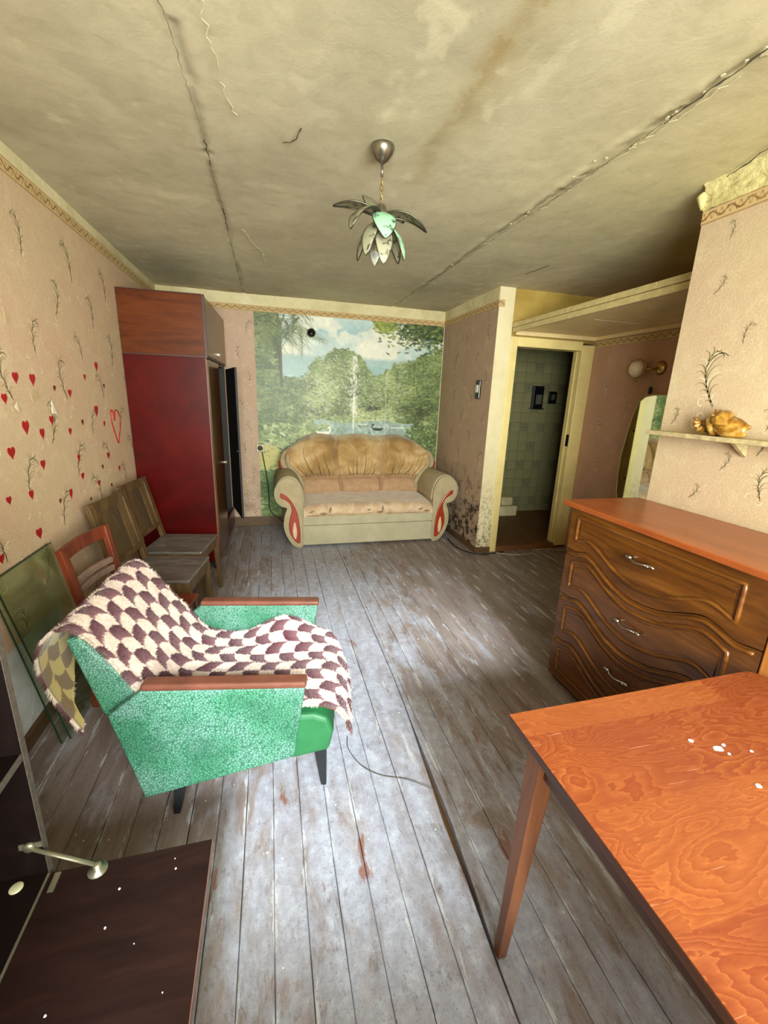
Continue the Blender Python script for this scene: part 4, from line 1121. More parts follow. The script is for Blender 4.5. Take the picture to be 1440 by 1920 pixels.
# back: three pleated cushions in a scalloped outline
def back_pt(u, v, front=True):
    hw = np.interp(v, [0, .2, .38, .52, .66, .78, .88, .95, 1.0], [.70, .71, .755, .83, .885, .885, .85, .80, .74])
    x = (2*u-1)*hw
    ztop = 1.105+0.012*math.cos(2*PI*(u*3-.5))-0.10*abs(2*u-1)**7
    z = .42+(ztop-.42)*v
    if not front: return (x, .385-0.02*(1-v), z)
    y = .10+.19*v**1.3
    yb = 0.0
    yb += 0.055*math.exp(-((v-.17)/.13)**2)                                   # lumbar roll
    yb += 0.085*math.sin(PI*min(1, max(0, (v-.30)/.70)))**0.6 if v > .30 else 0
    return (x, y-yb, z)
for ci in range(3):
    R, Cc = 60, 90; P = []
    for i in range(R):
        v = i/(R-1); row = []
        for j in range(Cc):
            t = j/(Cc-1); u = (ci+t)/3
            x, y, z = back_pt(u, v)
            edge = min(t, 1-t); seam = math.exp(-(edge/.035)**2)
            outer = (ci == 0 and t < .25) or (ci == 2 and t > .75)
            y += 0.045*seam*(0.35+0.65*min(1, v*3))
            if v > .30:
                env = math.exp(-((v-.42)/.22)**2)
                conv = (t-.5)*(1-0.35*max(0, .6-v))
                y += 0.022*env*(abs(math.sin(conv*PI*(13-5*v)+0.5*math.sin(v*7+ci)))**0.6-0.6)*(1-seam)
                y += 0.05*math.exp(-((v-.33)/.035)**2)
            y += 0.10*max(0, (v-.90)/.10)**2
            row.append((x, y, z))
        P.append(row)
    m = MB().grid(P, True)
    m.mi = [1 if (q_//(Cc-1))/(R-1) < .33 else 0 for q_ in range(len(m.f))]
    Bk = [[(p[0], .37, p[2]-.004) for p in r_] for r_ in P]
    m.grid([P[-1], Bk[-1]]); m.grid([[r_[0] for r_ in P], [r_[0] for r_ in Bk]], flip=True); m.grid([[r_[-1] for r_ in P], [r_[-1] for r_ in Bk]])
    m.grid([Bk[0], Bk[-1]], flip=True)
    cu = m.build('back_cushion', ['sofa_gold', 'sofa_lumbar'], S)
    for q in range(9):            # gathered pleats fanning up from the lumbar seam, crease shade painted as dark tubes
        t0 = .14+.72*q/8; t1 = .5+(t0-.5)*1.12+random.uniform(-.02, .02); vt = random.uniform(.52, .80)
        ln = []
        for i in range(9):
            f_ = i/8; v = .355+(vt-.355)*f_; t_ = t0+(t1-t0)*f_+.008*math.sin(f_*5+q)
            a_ = P[int(round(v*(R-1)))][int(round(t_*(Cc-1)))]
            ln.append((a_[0], a_[1]-.001, a_[2]))
        MB().tube(ln, [.0065*(1-.8*i/8) for i in range(9)], 6).build('pleat_line', 'sofa_crease_shade' if q % 2 else 'sofa_velour', cu)
    # lumbar seam bead across the cushion
    ln = []
    for j in range(14):
        u = (ci+0.06+.88*j/13)/3; p = back_pt(u, .335); ln.append((p[0], p[1]+0.02, p[2]))
    MB().tube(ln, 0.006, 6).build('seam_bead', 'sofa_gold', cu)
for sg in (-1, 1):            # side rolls and red strip framing the back
    for off, rr in ((0.0, .034), (0.055, .028)):
        ln = []; rs = []
        for i in range(15):
            v = .16+.74*i/14; p = back_pt(0.0, v); ln.append((sg*(-(p[0])-off*1.0)*1.0, p[1]+.03-off*.5, p[2])); rs.append(rr*(0.55+0.45*math.sin(PI*(i+2)/17)))
        MB().tube(ln, rs, 10).build('side_roll', 'sofa_velour', S)
    ln = []
    for i in range(10):
        v = .38+.34*i/9; p = back_pt(0.0, v); ln.append((sg*(-(p[0])+.035), p[1]+.035, p[2]-.01))
    MB().tube(ln, [.006+.016*math.sin(PI*(i+.5)/10) for i in range(10)], 8).build('wood_strip', 'sofa_red', S)

# ------------------------------------------------------------------ chandelier
CH = thing('chandelier', 'flower-shaped ceiling lamp of curved glass petals hung on a chain', 'chandelier', (0.482, 2.024, ZC-0.006))
MB().lathe([(0.002, -0.062), (0.012, -0.060), (0.026, -0.050), (0.042, -0.028), (0.050, -0.010), (0.047, 0.0)], n=22).build('canopy', 'antique_metal', CH)
MB().tube([(0, 0, -.06), (0, 0, -.108)], 0.0055, 8).build('rod', 'antique_metal', CH)
for k in range(4):
    z = -.122-k*.026; pts = []
    for q in range(12):
        a = 2*PI*q/12; px, pz = .0065*math.cos(a), .0165*math.sin(a)
        pts.append((px if k % 2 else 0, 0 if k % 2 else px, z+pz))
    MB().tube(pts, .0018, 5, closed=True).build('chain_link', 'brass', CH)
MB().lathe([(0.004, -.205), (.02, -.215), (.03, -.25), (.026, -.29), (.012, -.31), (.002, -.315)], n=14).build('hub', 'antique_metal', CH)
MB().lathe([(0.004, -.315), (.014, -.32), (.022, -.35), (.02, -.38), (.004, -.395)], n=12).build('bulb', 'lamp_globe', CH)
def petal(az, r0, z0, el0, el1, ln, wd, mt):
    """curved petal: leaves the hub at elevation el0, ends at el1 (radians)"""
    n_ = 14; pts = []; x_, z_ = r0, z0
    for i in range(n_+1):
        pts.append((x_, z_)); e = el0+(el1-el0)*(i/n_)**0.9
        x_ += ln/n_*math.cos(e); z_ += ln/n_*math.sin(e)
    P = []; ca, sa = math.cos(az), math.sin(az); Lr, Rr = [], []
    for i, (px, pz) in enumerate(pts):
        t = i/n_; w = wd*(math.sin(PI*(0.10+0.90*t)**0.85)**0.75+0.04); row = []
        for q in range(7):
            s_ = -1+2*q/6; y_ = s_*w; dz = -0.16*w*(s_*s_)
            X_, Z_ = px, pz+dz
            row.append((X_*ca-y_*sa, X_*sa+y_*ca, Z_))
        P.append(row); Lr.append(row[0]); Rr.append(row[-1])
    o = MB().grid(P, True).build('petal', mt, CH, solid=0.003)
    MB().tube(Lr+Rr[::-1], 0.0032, 5, closed=True).build('petal_rim', 'rim_metal', o)
# directions measured in the room: azimuth 0 = +X, -90 = toward the window
for az, el0, el1, ln, wd, mt in ((176, .55, -.45, .19, .040, 'petal_grey'), (112, 1.15, .35, .16, .042, 'petal_grey'), (44, .85, -.55, .19, .040, 'petal_grey'), (-12, .30, -.95, .20, .040, 'petal_grey'), (-92, -.35, -1.5, .165, .046, 'petal_green'), (-150, .3, -1.5, .20, .040, 'petal_grey')):
    petal(math.radians(az), .02, -.245, el0, el1, ln, wd, mt)
for az, el0, el1, ln, wd, mt in ((-135, -.5, -1.6, .185, .034, 'petal_pale'), (-88, -.9, -1.75, .185, .036, 'petal_pale'), (-38, -.45, -1.6, .19, .032, 'petal_green'), (25, -.5, -1.5, .17, .034, 'petal_pale'), (90, -.6, -1.6, .17, .034, 'petal_pale'), (150, -.6, -1.5, .17, .034, 'petal_pale')):
    petal(math.radians(az), .018, -.275, el0, el1, ln, wd, mt)

# ------------------------------------------------------------------ wall lamp and mirror in the alcove
k = thing('wall_lamp', 'round glass wall lamp on a brass disc with a pull switch', 'lamp', (XA, 3.02, 1.861))
MB().lathe([(0.058, 0.0), (0.058, -0.008), (0.045, -0.022), (0.02, -0.03), (0.004, -0.032)], n=22, axis='x').build('backplate', 'brass', k)
MB().tube(smooth_open([(-.03, 0, 0), (-.08, .02, -.01), (-.10, .07, -.01)], 5), .008, 8).build('arm', 'brass', k)
m = MB(); prof = []
for q in range(13):
    a = PI*q/12; prof.append((max(.001, .070*math.sin(a)), -.070*math.cos(a)))
m.lathe(prof, (-.10, .135, -.005), 20); m.build('globe', 'lamp_globe', k)
MB().tube([(-.10+.07*math.cos(2*PI*q/20)*.35, .135+.080*math.cos(2*PI*q/20), -.005+.080*math.sin(2*PI*q/20)) for q in range(20)], .004, 6, closed=True).build('ring', 'brass', k)
MB().lathe([(.006, -.115), (.008, -.074)], (-.10, .135, 0), 8).build('finial', 'brass', k)
MB().tube(smooth_open([(-.02, .0, -.055), (-.03, .02, -.10), (-.03, .035, -.15)], 4), .0018, 5).build('pull_cord', 'cord_pale', k)
MB().lathe([(.006, -.21), (.015, -.195), (.015, -.165), (.006, -.15)], (-.03, .035, 0), 10).build('pull_switch', 'black_plastic', k)

k = thing('wall_mirror', 'tall oval-edged mirror hanging in the alcove', 'mirror', (XA-0.014, 2.86, 0.60), math.radians(2.0))
def mir_out(s_):
    pts = [(0, 1.045), (.14, 1.045), (.22, 1.03), (.275, .985), (.315, .88), (.345, .70), (.365, .50), (.365, .35), (.345, .18), (.30, .06), (.20, 0.0), (0, -.01), (-.2, 0), (-.30, .06), (-.345, .18), (-.365, .35), (-.365, .5), (-.345, .70), (-.315, .88), (-.275, .985), (-.22, 1.03), (-.14, 1.045)]
    return [(y*s_, (z-.52)*s_+.52) for y, z in pts]
MB().prism(mir_out(1.0), 'x', -.012, -.002).build('backing', 'chair_brown', k)
MB().prism(mir_out(.995), 'x', -.018, -.0125).build('silvered_glass', 'mirror_silver', k)
MB().tube([(-.015, y, z) for y, z in mir_out(1.0)], .006, 6, closed=True).build('frame_bead', 'mirror_frame', k)

# ------------------------------------------------------------------ shelf and conch shell on the right wall
k = thing('wall_shelf', 'narrow stone-coloured shelf on the right-hand wall above the chest', 'shelf', (XR, 1.30, 1.411))
MB().box(-.105, -.001, -.65, .545, 0.0, .022).build('board', 'shelf_stone', k, bevel=0.004)
for y in (-.45, .1): MB().prism([(-.085, -.001), (-.003, -.001), (-.003, -.06)], 'y', y, y+.018).build('bracket', 'shelf_stone', k)
def conch():
    t = thing('conch_shell', 'large golden-brown knobbly conch shell lying on the wall shelf', 'shell', (1.935, 1.50, 1.4335), math.radians(90))
    # body: a spiral whorl, long axis along local x (apex at +x = far end)
    m = MB(); P = []; turns = 3.2; n1_ = 110; n2_ = 20
    for i in range(n1_):
        t_ = i/(n1_-1); a = turns*2*PI*t_
        R = .054*(1-t_)**1.05+.003; ax_ = -.035+.135*t_**.85
        cy, cz = R*.52*math.cos(a), R*.52*math.sin(a)
        row = []
        for q in range(n2_):
            b = 2*PI*q/n2_
            rr = R*.66*(1+0.30*max(0, math.cos(b-.6))**6*max(0, math.sin(a*4.0))**3)
            rad = rr*math.cos(b); al = rr*math.sin(b)*.95
            row.append((ax_+al, cy+rad*math.cos(a), cz+rad*math.sin(a)))
        row.append(row[0]); P.append(row)
    m.grid(P, True)
    zmin = -.052
    m.v = [(x_, y_, z_-zmin) for x_, y_, z_ in m.v]
    m.build('whorl', 'conch_shell', t)
    # flared lip running down to the siphon
    Q = []
    for i in range(18):
        u = i/17; row = []
        for j in range(9):
            w = j/8
            x_ = .03-.155*u; hw = .052*math.sin(PI*(u*.86+.08))**.6
            a = -1.1+2.6*w
            row.append((x_, hw*math.cos(a)*1.0-.008, .052*(1-.45*u)+hw*math.sin(a)*.85))
        Q.append(row)
    MB().grid(Q, True).build('lip', 'conch_shell', t, solid=0.006)
    MB().lathe([(.001, -.135), (.012, -.12), (.026, -.09), (.04, -.05), (.044, -.01), (.03, .03)], (0, -.004, .047), 16, 'x').build('siphon', 'conch_shell', t)
    for i in range(13):
        a = i*.52; R = .056*(1-i/20); x_ = .0+.008*i; c_ = (x_, R*math.cos(a+.7), .052+R*math.sin(a+.7)*.92)
        n_ = Vector((.25, math.cos(a+.7), math.sin(a+.7))).normalized(); b_ = Vector(c_)
        if c_[2] < .02: continue
        MB().tube([b_-n_*.016, b_, b_+n_*.012, b_+n_*.02], [.016, .012, .006, .001], 8).build('knob', 'conch_shell', t)
conch()

# ------------------------------------------------------------------ chest of drawers
CD = thing('chest_of_drawers', 'brown chest of drawers with wavy carved fronts against the right wall', 'chest', (1.53, 1.855, 0))
# local: x = depth from the front face, y = -(distance along the front)
wv = [(-.01, .803), (.04, .797), (.085, .803), (.144, .824), (.205, .808), (.282, .768), (.36, .735), (.453, .716), (.53, .722), (.605, .737), (.67, .765), (.734, .796), (.786, .812), (.842, .798), (.904, .775), (.95, .786), (.99, .791)]
wvx = [p[0] for p in wv]; wvz = [p[1] for p in wv]
def wave_z(s, k):
    z = np.mean([np.interp(s+d, wvx, wvz) for d in (-.02, -.01, 0, .01, .02)])
    return z-.262*k
NS = 50; DW = 0.985
ss = [DW*i/NS for i in range(NS+1)]
MB().box(.022, .45, -DW-.06, .008, 0.03, 1.028).build('carcass', 'chest_wood', CD)
MB().box(-.028, .462, -DW-.09, .048, 1.030, 1.056).build('top', 'chest_top', CD, bevel=0.004)
MB().box(-.004, .0219, -DW-.062, -DW-.004, 0.03, 1.028).build('stile', 'chest_stile', CD, bevel=0.006)
MB().box(.03, .40, -DW-.03, -.01, 0.0, 0.03).build('plinth', 'cabinet_dark', CD)
def bow_handle(s, z, parent):
    m = MB()
    for e in (-1, 1):
        m.lathe([(.001, -.030), (.008, -.026), (.010, -.018), (.006, -.010), (.009, .0)], (0, -(s+e*.048), z+e*-.002), 10, 'x')
        m.tube([(-.018, -(s+e*.045), z), (-.020, -(s+e*.062), z+.003), (-.018, -(s+e*.078), z-.002)], [.008, .007, .002], 8)
    m.tube([(-.022, -(s-.045), z), (-.028, -(s-.02), z-.004), (-.030, -s, z-.006), (-.028, -(s+.02), z-.004), (-.022, -(s+.045), z)], .0045, 8)
    m.build('handle', 'chrome', parent)
for k in range(4):
    bot = [(s, (wave_z(s, k)+.0025) if k < 3 else .035) for s in ss]
    top = [(s, wave_z(s, k-1)-.0025 if k else 1.026) for s in ss]
    m = MB()
    F = [[(0.0, -s, z) for s, z in top], [(0.0, -s, z) for s, z in bot]]
    Bk = [[(.0215, -s, z) for s, z in top], [(.0215, -s, z) for s, z in bot]]
    m.grid(F, False); m.grid(Bk, False, True); m.grid([Bk[0], F[0]], False); m.grid([F[1], Bk[1]], False)
    for e in (0, -1): m.grid([[F[0][e], F[1][e]], [Bk[0][e], Bk[1][e]]], False)
    dr = m.build('drawer', 'chest_wood', CD)
    # raised bead just under the upper edge and the loop of the carved panel
    if k: MB().tube([(-.001, -s, z-.016) for s, z in top[1:-1]], .0105, 8, sq=(1, .8)).build('edge_bead', 'chest_wood', dr)
    i0, i1 = 3, 46
    up = [(s, (z-.055) if k else .985) for s, z in top[i0:i1]]; dn = [(s, (z+.058) if k < 3 else z+.055) for s, z in bot[i0:i1]]
    loop = [(0.0, -s, z) for s, z in up]
    n_ = 6
    loop += [(0.0, -up[-1][0], up[-1][1]+(dn[-1][1]-up[-1][1])*q/n_) for q in range(1, n_)]
    loop += [(0.0, -s, z) for s, z in dn[::-1]]
    loop += [(0.0, -up[0][0], dn[0][1]+(up[0][1]-dn[0][1])*q/n_) for q in range(1, n_)]
    MB().tube(loop, .009, 8, closed=True).build('panel_bead', 'chest_wood', dr)
    # inner field, slightly proud
    c0 = [(0, -(s*.94+.03), (z-.022)) for s, z in up]; c1 = [(0, -(s*.94+.03), (z+.022)) for s, z in dn]
    if k < 3:
        f0 = [(-.004, p[1], p[2]) for p in c0]; f1 = [(-.004, p[1], p[2]) for p in c1]
        m = MB(); m.grid([f0, f1], False); m.grid([c0, f0], False); m.grid([f1, c1], False); m.grid([[c0[0], c1[0]], [f0[0], f1[0]]], False); m.grid([[f0[-1], f1[-1]], [c0[-1], c1[-1]]], False)
        m.build('panel_field', 'chest_wood', dr)
    bow_handle(.475, (.905, .595, .335, .11)[k], dr)

# ------------------------------------------------------------------ table
T = thing('dining_table', 'orange-brown veneered table with dark edges in the right foreground', 'table', (1.04, 0.25, 0))
def tl(x): return x-1.04
pts = [(.588, -.18), (1.49, -.18)]
for q in range(7):
    a = PI/2*q/6; pts.append((1.44+.05*math.cos(a), .805+.05*math.sin(a)))
pts += [(.594, .842)]
poly = [(tl(x_), y_-.25) for x_, y_ in pts]
MB().prism(poly, 'z', .716, .7385).build('table_top', 'table_edge', T, bevel=0.002)
MB().prism([(x_*.9985, y_*.9985) for x_, y_ in poly], 'z', .7385, .7405).build('veneer', 'table_veneer', T)
for x_ in (.632, 1.43): MB().box(tl(x_), tl(x_)+.022, -.40, .545, .640, .7155).build('apron', 'table_edge', T)
for y_ in (.52, -.40): MB().box(tl(.655), tl(1.43), y_-.001, y_+.021, .640, .7155).build('apron', 'table_edge', T)
for fx, fy, sx, sy in ((.595, .738, 1, 1), (1.46, .738, -1, 1), (.595, -.10, 1, -1), (1.46, -.10, -1, -1)):
    tx = fx+sx*.052; ty = fy+sy*.012
    q = lambda cx, cy, h, z: [(tl(cx)-h, cy-.25-h, z), (tl(cx)+h, cy-.25-h, z), (tl(cx)+h, cy-.25+h, z), (tl(cx)-h, cy-.25+h, z)]
    MB().hexa(q(fx, fy, .0135, 0.0), q(tx, ty, .028, .7155)).build('leg', 'table_leg', T, bevel=0.003)
for cx, cy, s in ((1.0, .66, .007), (1.045, .625, .013), (1.07, .63, .006), (1.055, .605, .004), (1.12, .60, .005), (1.03, .52, .007), (.90, .36, .003)):
    a0 = random.random()*6
    MB().prism([(tl(cx)+s*random.uniform(.6, 1.3)*math.cos(a0+t*1.05), cy-.25+s*.8*random.uniform(.6, 1.3)*math.sin(a0+t*1.05)) for t in range(6)], 'z', .7405, .7413).build('paint_fleck', 'marble_chip', T)

# ------------------------------------------------------------------ armchair
AO, AR = (-.13, 1.643, 0), math.atan2(-.174, .985)
A = thing('armchair', 'green crackle-leatherette armchair with wooden armrests and black splayed legs', 'armchair', AO, AR)
side = [(-.268, .574), (.276, .574), (.232, .284), (-.298, .125), (-.385, .478)]
for sg in (-1, 1):
    y0, y1 = sorted((sg*.285, sg*.322))
    p = MB().prism(side, 'y', y0, y1).build('side_panel', 'crackle_green', A, bevel=0.006)
    m = MB().box(-.268, .280, min(sg*.272, sg*.328), max(sg*.272, sg*.328), .5745, .599)
    m.build('armrest', 'armrest_wood', A, bevel=0.010, seg=3)
MB().prism([(-.515, .738), (-.474, .742), (-.30, .54), (-.262, .44), (-.30, .38), (-.43, .44)], 'y', -.268, .268).build('backrest', 'crackle_green', A, bevel=0.010)
MB().prism([(-.34, .40), (.30, .425), (.352, .405), (.372, .345), (.355, .265), (.225, .232), (-.25, .20), (-.38, .36)], 'y', -.278, .278).build('seat', 'seat_green', A, bevel=0.016, seg=3)
for sg in (-1, 1):
    q = lambda cx, cy, a, b, z: [(cx-a, cy-b, z), (cx+a, cy-b, z), (cx+a, cy+b, z), (cx-a, cy+b, z)]
    MB().hexa(q(.330, sg*.172, .011, .011, 0), q(.315, sg*.20, .028, .02, .262)).build('leg', 'leg_black', A, bevel=0.004)
    MB().hexa(q(-.215, sg*.272, .012, .011, 0), q(-.185, sg*.25, .03, .02, .225)).build('leg', 'leg_black', A, bevel=0.004)

# throw blanket draped over back and seat
def blanket():
    path = smooth_open([(-.545, .40), (-.60, .50), (-.612, .60), (-.590, .70), (-.545, .765), (-.495, .775), (-.445, .735), (-.385, .655), (-.32, .565), (-.262, .488), (-.20, .452), (-.08, .442), (.06, .445), (.20, .449), (.31, .447), (.375, .425), (.412, .385), (.43, .335)], 8)
    P0 = np.array(path); sg = np.r_[0, np.cumsum(np.linalg.norm(np.diff(P0, axis=0), axis=1))]
    L = sg[-1]
    NSs, NT = 250, 110
    V = np.zeros((NSs, NT, 3)); Cc = np.zeros((NSs, NT, 3))
    S_ = np.zeros((NSs, NT)); T_ = np.zeros((NSs, NT))
    nz = vnoise(NSs, NT, 5, 4, 41); nz2 = vnoise(NSs, NT, 40, 2, 42)
    for j in range(NT):
        w = j/(NT-1)
        s_end = L-0.17*w**2.2+0.010*math.sin(w*15)
        s_start = 0.0+0.34*max(0, w-.06)**0.5*(1 if w > .06 else 0)+0.012*math.sin(w*23)
        for i in range(NSs):
            t = i/(NSs-1); s = s_start+(s_end-s_start)*t
            x_ = np.interp(s, sg, P0[:, 0]); z_ = np.interp(s, sg, P0[:, 1])
            y_ = -.272+.520*w
            y_ += .010*math.sin(s*14)*(1 if w < .5 else -1)*abs(2*w-1)
            # near top corner sags, far side rides up against the far panel
            onback = math.exp(-((s-.52)/.22)**2)
            z_ += onback*(-.012*(1-w)+.03*w)+.006
            x_ += onback*(-.015*w)
            onseat = 1/(1+math.exp(-(s-1.03)*40))
            z_ += onseat*.060*math.exp(-((x_-.13)/.12)**2)*max(0, (w-.62)/.38)**1.3
            z_ += onseat*.012*math.sin(w*7+x_*9)*max(0, 1-abs(x_-.1)/.3)*.6+onseat*.004
            # tail at the rear near corner hangs toward the seat
            if s < .30: x_ += .06*(1-s/.30)*(1-w); y_ -= .03*(1-s/.30)*(1-w)
            fold = .010*math.sin(y_*38+3*nz[i, j])*math.exp(-((s-.93)/.11)**2)
            V[i, j] = (x_+fold, y_, z_+(nz[i, j]-.5)*.012+abs(fold)*.4)
            S_[i, j] = s; T_[i, j] = y_
    # scalloped checker of cream and maroon, maroon fading toward its upper edge
    rs, cs = .062, .060
    col = np.floor((T_+.3)/cs); ft = (T_+.3)/cs-col
    hump = .013*(1-(2*ft-1)**2)
    sp_ = (S_+hump+.012*((col % 2)*2-1)*(ft-.5)*2)/rs
    row = np.floor(sp_); fs = sp_-row
    chk = (row+col) % 2
    cream = L3('#b9a294'); cream2 = L3('#d0c0b6'); maroon = L3('#42131f'); dusty = L3('#7a5258'); gold = L3('#8f7348')
    k = np.clip(fs+.25*(nz2-.5), 0, 1)[..., None]
    dark = maroon*(1-k**1.4*.75)+dusty*k**1.4*.75
    light = cream*(1-nz2[..., None])+cream2*nz2[..., None]
    Cc = np.where(chk[..., None] > .5, dark, light)
    # plain wider stripe blocks along the far hem
    B = thing('throw_blanket', 'plush cream and maroon scalloped-check throw draped over the green armchair', 'blanket', AO, AR)
    m = MB()
    Nn = np.zeros_like(V); du = np.gradient(V, axis=0); dv = np.gradient(V, axis=1); Nn = np.cross(dv, du); Nn /= np.linalg.norm(Nn, axis=2, keepdims=True)+1e-9
    Nn *= np.where(Nn[NSs//2+60, NT//2, 2] < 0, -1, 1)
    top = V+Nn*.007; bot = V-Nn*.003
    m.v = list(map(tuple, np.concatenate([top.reshape(-1, 3), bot.reshape(-1, 3)]).tolist()))
    idx = np.arange(NSs*NT).reshape(NSs, NT); o = NSs*NT
    q = np.stack([idx[:-1, :-1], idx[:-1, 1:], idx[1:, 1:], idx[1:, :-1]], -1).reshape(-1, 4)
    rim = []
    for a, b in [(idx[0, k_], idx[0, k_+1]) for k_ in range(NT-1)]+[(idx[k_, -1], idx[k_+1, -1]) for k_ in range(NSs-1)]+[(idx[-1, k_+1], idx[-1, k_]) for k_ in range(NT-1)]+[(idx[k_+1, 0], idx[k_, 0]) for k_ in range(NSs-1)]:
        rim.append((int(a), int(b), int(b)+o, int(a)+o))
    m.f = list(map(tuple, q.tolist()))+list(map(tuple, (q[:, ::-1]+o).tolist()))+rim
    m.mi = [0]*len(m.f); m.sm = [True]*len(m.f)
    back = np.where(chk[..., None] > .5, L3('#3d2f1e')*.6+gold*.4, L3('#a08c50'))
    cc = np.concatenate([Cc.reshape(-1, 3), back.reshape(-1, 3)]); cc = np.concatenate([cc, np.ones((len(cc), 1))], 1)
    m.build('cloth', 'blanket_plush', B, colors=cc)
    # plush nap: short blades all over, longer along the hems
    r = np.random.default_rng(3); vs = []; fs_ = []; cl = []
    for n_ in range(52000):
        if n_ < 44000: i = r.integers(1, NSs-1); j = r.integers(1, NT-1); ln = r.uniform(.004, .008)
        else:
            side_ = r.integers(4); ln = r.uniform(.010, .018)
            i, j = ((0, r.integers(NT)), (NSs-1, r.integers(NT)), (r.integers(NSs), 0), (r.integers(NSs), NT-1))[side_]
        p = top[i, j]+r.normal(0, .0012, 3); nn = Nn[i, j]+r.normal(0, .45, 3)
        if n_ >= 44000:
            out = (-du[i, j] if side_ == 0 else du[i, j] if side_ == 1 else -dv[i, j] if side_ == 2 else dv[i, j]); nn = out/np.linalg.norm(out)+r.normal(0, .35, 3)-np.array([0, 0, .3])
        nn /= np.linalg.norm(nn); sd = np.cross(nn, r.normal(0, 1, 3)); sd /= np.linalg.norm(sd)
        b_ = len(vs); vs += [tuple(p-sd*.0014), tuple(p+sd*.0014), tuple(p+nn*ln)]; fs_.append((b_, b_+1, b_+2)); c_ = Cc[i, j]*r.uniform(.85, 1.15); cl += [c_, c_, c_]
    m = MB(); m.v = vs; m.f = fs_; m.mi = [0]*len(fs_); m.sm = [False]*len(fs_)
    cl = np.clip(np.array(cl), 0, 1); o_ = m.build('pile', 'blanket_plush', B, colors=np.concatenate([cl, np.ones((len(cl), 1))], 1)); o_['kind'] = 'stuff'
blanket()

# ------------------------------------------------------------------ wooden chairs along the left wall
def chair_brown(name, label, x_, y_, rz):
    t = thing(name, label, 'chair', (x_, y_, 0), rz, 'old brown chairs by the wardrobe')
    H_ = .45; h = .205
    MB().box(-h, h, -h, h, H_-.018, H_).build('seat', 'chair_seat_grey', t, bevel=0.005)
    for a, b, c_, d in ((h-.02, h-.004, -h+.02, h-.02), (-h+.004, -h+.02, -h+.02, h-.02)): MB().box(a, b, c_, d, H_-.085, H_-.019).build('apron', 'chair_brown', t)
    for a in (-h+.004, h-.020): MB().box(-h+.02, h-.02, a, a+.016, H_-.085, H_-.019).build('apron', 'chair_brown', t)
    for sg in (-1, 1):
        MB().bar((h-.02, sg*(h-.02), H_-.019), (h+.005, sg*(h-.015), 0), .036, .036, w1=.024, d1=.024).build('leg', 'chair_brown', t, bevel=.003)
        m = MB(); m.bar((-h-.035, sg*(h-.02), 0.0), (-h+.008, sg*(h-.02), H_-.03), .032, .034); m.bar((-h+.008, sg*(h-.02), H_-.031), (-h-.105, sg*(h-.02), .905), .052, .026)
        m.build('back_post', 'chair_brown', t, bevel=.003)
        f = lambda z: -h+.008-.113*(z-H_)/.455
        MB().bar((f(.56), sg*.105, .56), (f(.86), sg*.105, .86), .046, .016, up=(1, 0, .2)).build('back_slat', 'chair_brown', t)
    f = lambda z: -h+.008-.113*(z-H_)/.455
    MB().bar((f(.875), -h+.02, .875), (f(.875), h-.02, .875), .022, .062).build('top_rail', 'chair_brown', t, bevel=.004)
    MB().bar((f(.545), -h+.02, .545), (f(.545), h-.02, .545), .020, .034).build('lower_rail', 'chair_brown', t, bevel=.004)
    MB().bar((f(.56)-.004, 0, .56), (f(.86)-.004, 0, .86), .20, .008, up=(1, 0, .2)).build('back_panel', 'chair_panel', t)
    MB().bar((0, -h+.02, .17), (0, h-.02, .17), .022, .022).build('stretcher', 'chair_brown', t)
    return t
chair_brown('wooden_chair', 'worn brown wooden chair with grey seat nearest the wardrobe', -.672, 3.285, math.radians(-9))
chair_brown('wooden_chair', 'worn brown wooden chair with grey seat between wardrobe chair and red-backed chair', -.672, 2.795, math.radians(-9))
t = thing('red_chair', 'red-brown wooden chair with open curved back behind the armchair', 'chair', (-.635, 2.245, 0), math.radians(-8))
h = .185; H_ = .44
MB().prism([(-h, -.17), (h, -h), (h, h), (-h, .17)], 'z', H_-.02, H_).build('seat', 'chair_red', t, bevel=.006)
for sg in (-1, 1):
    MB().bar((h-.025, sg*(h-.03), H_-.021), (h, sg*(h-.025), 0), .034, .034, w1=.024, d1=.024).build('leg', 'chair_red', t, bevel=.003)
    m = MB(); m.bar((-h-.05, sg*.17, 0), (-h-.016, sg*.175, H_), .03, .034); m.bar((-h-.016, sg*.175, H_+.001), (-h-.085, sg*.19, .84), .040, .028)
    m.build('back_post', 'chair_red', t, bevel=.004)
def curved_rail(z, hgt, dep, mt, nm):
    P = []; n_ = 12
    xb = -h-.016-.07*(z-H_)/.41
    for i in range(n_+1):
        yy = -.19+.38*i/n_; bow = dep*(1-(yy/.19)**2)
        P.append([(xb-bow-.011, yy, z-hgt/2), (xb-bow-.011, yy, z+hgt/2), (xb-bow+.011, yy, z+hgt/2), (xb-bow+.011, yy, z-hgt/2), (xb-bow-.011, yy, z-hgt/2)])
    MB().grid(P, False, True).build(nm, mt, t, bevel=.003)
curved_rail(.81, .065, .025, 'chair_red', 'top_rail'); curved_rail(.655, .030, .03, 'chair_red_dusty', 'back_slat'); curved_rail(.612, .030, .03, 'chair_red_dusty', 'back_slat')
for a in (-h+.01, h-.03): MB().box(a, a+.016, -.15, .15, H_-.08, H_-.021).build('apron', 'chair_red', t)

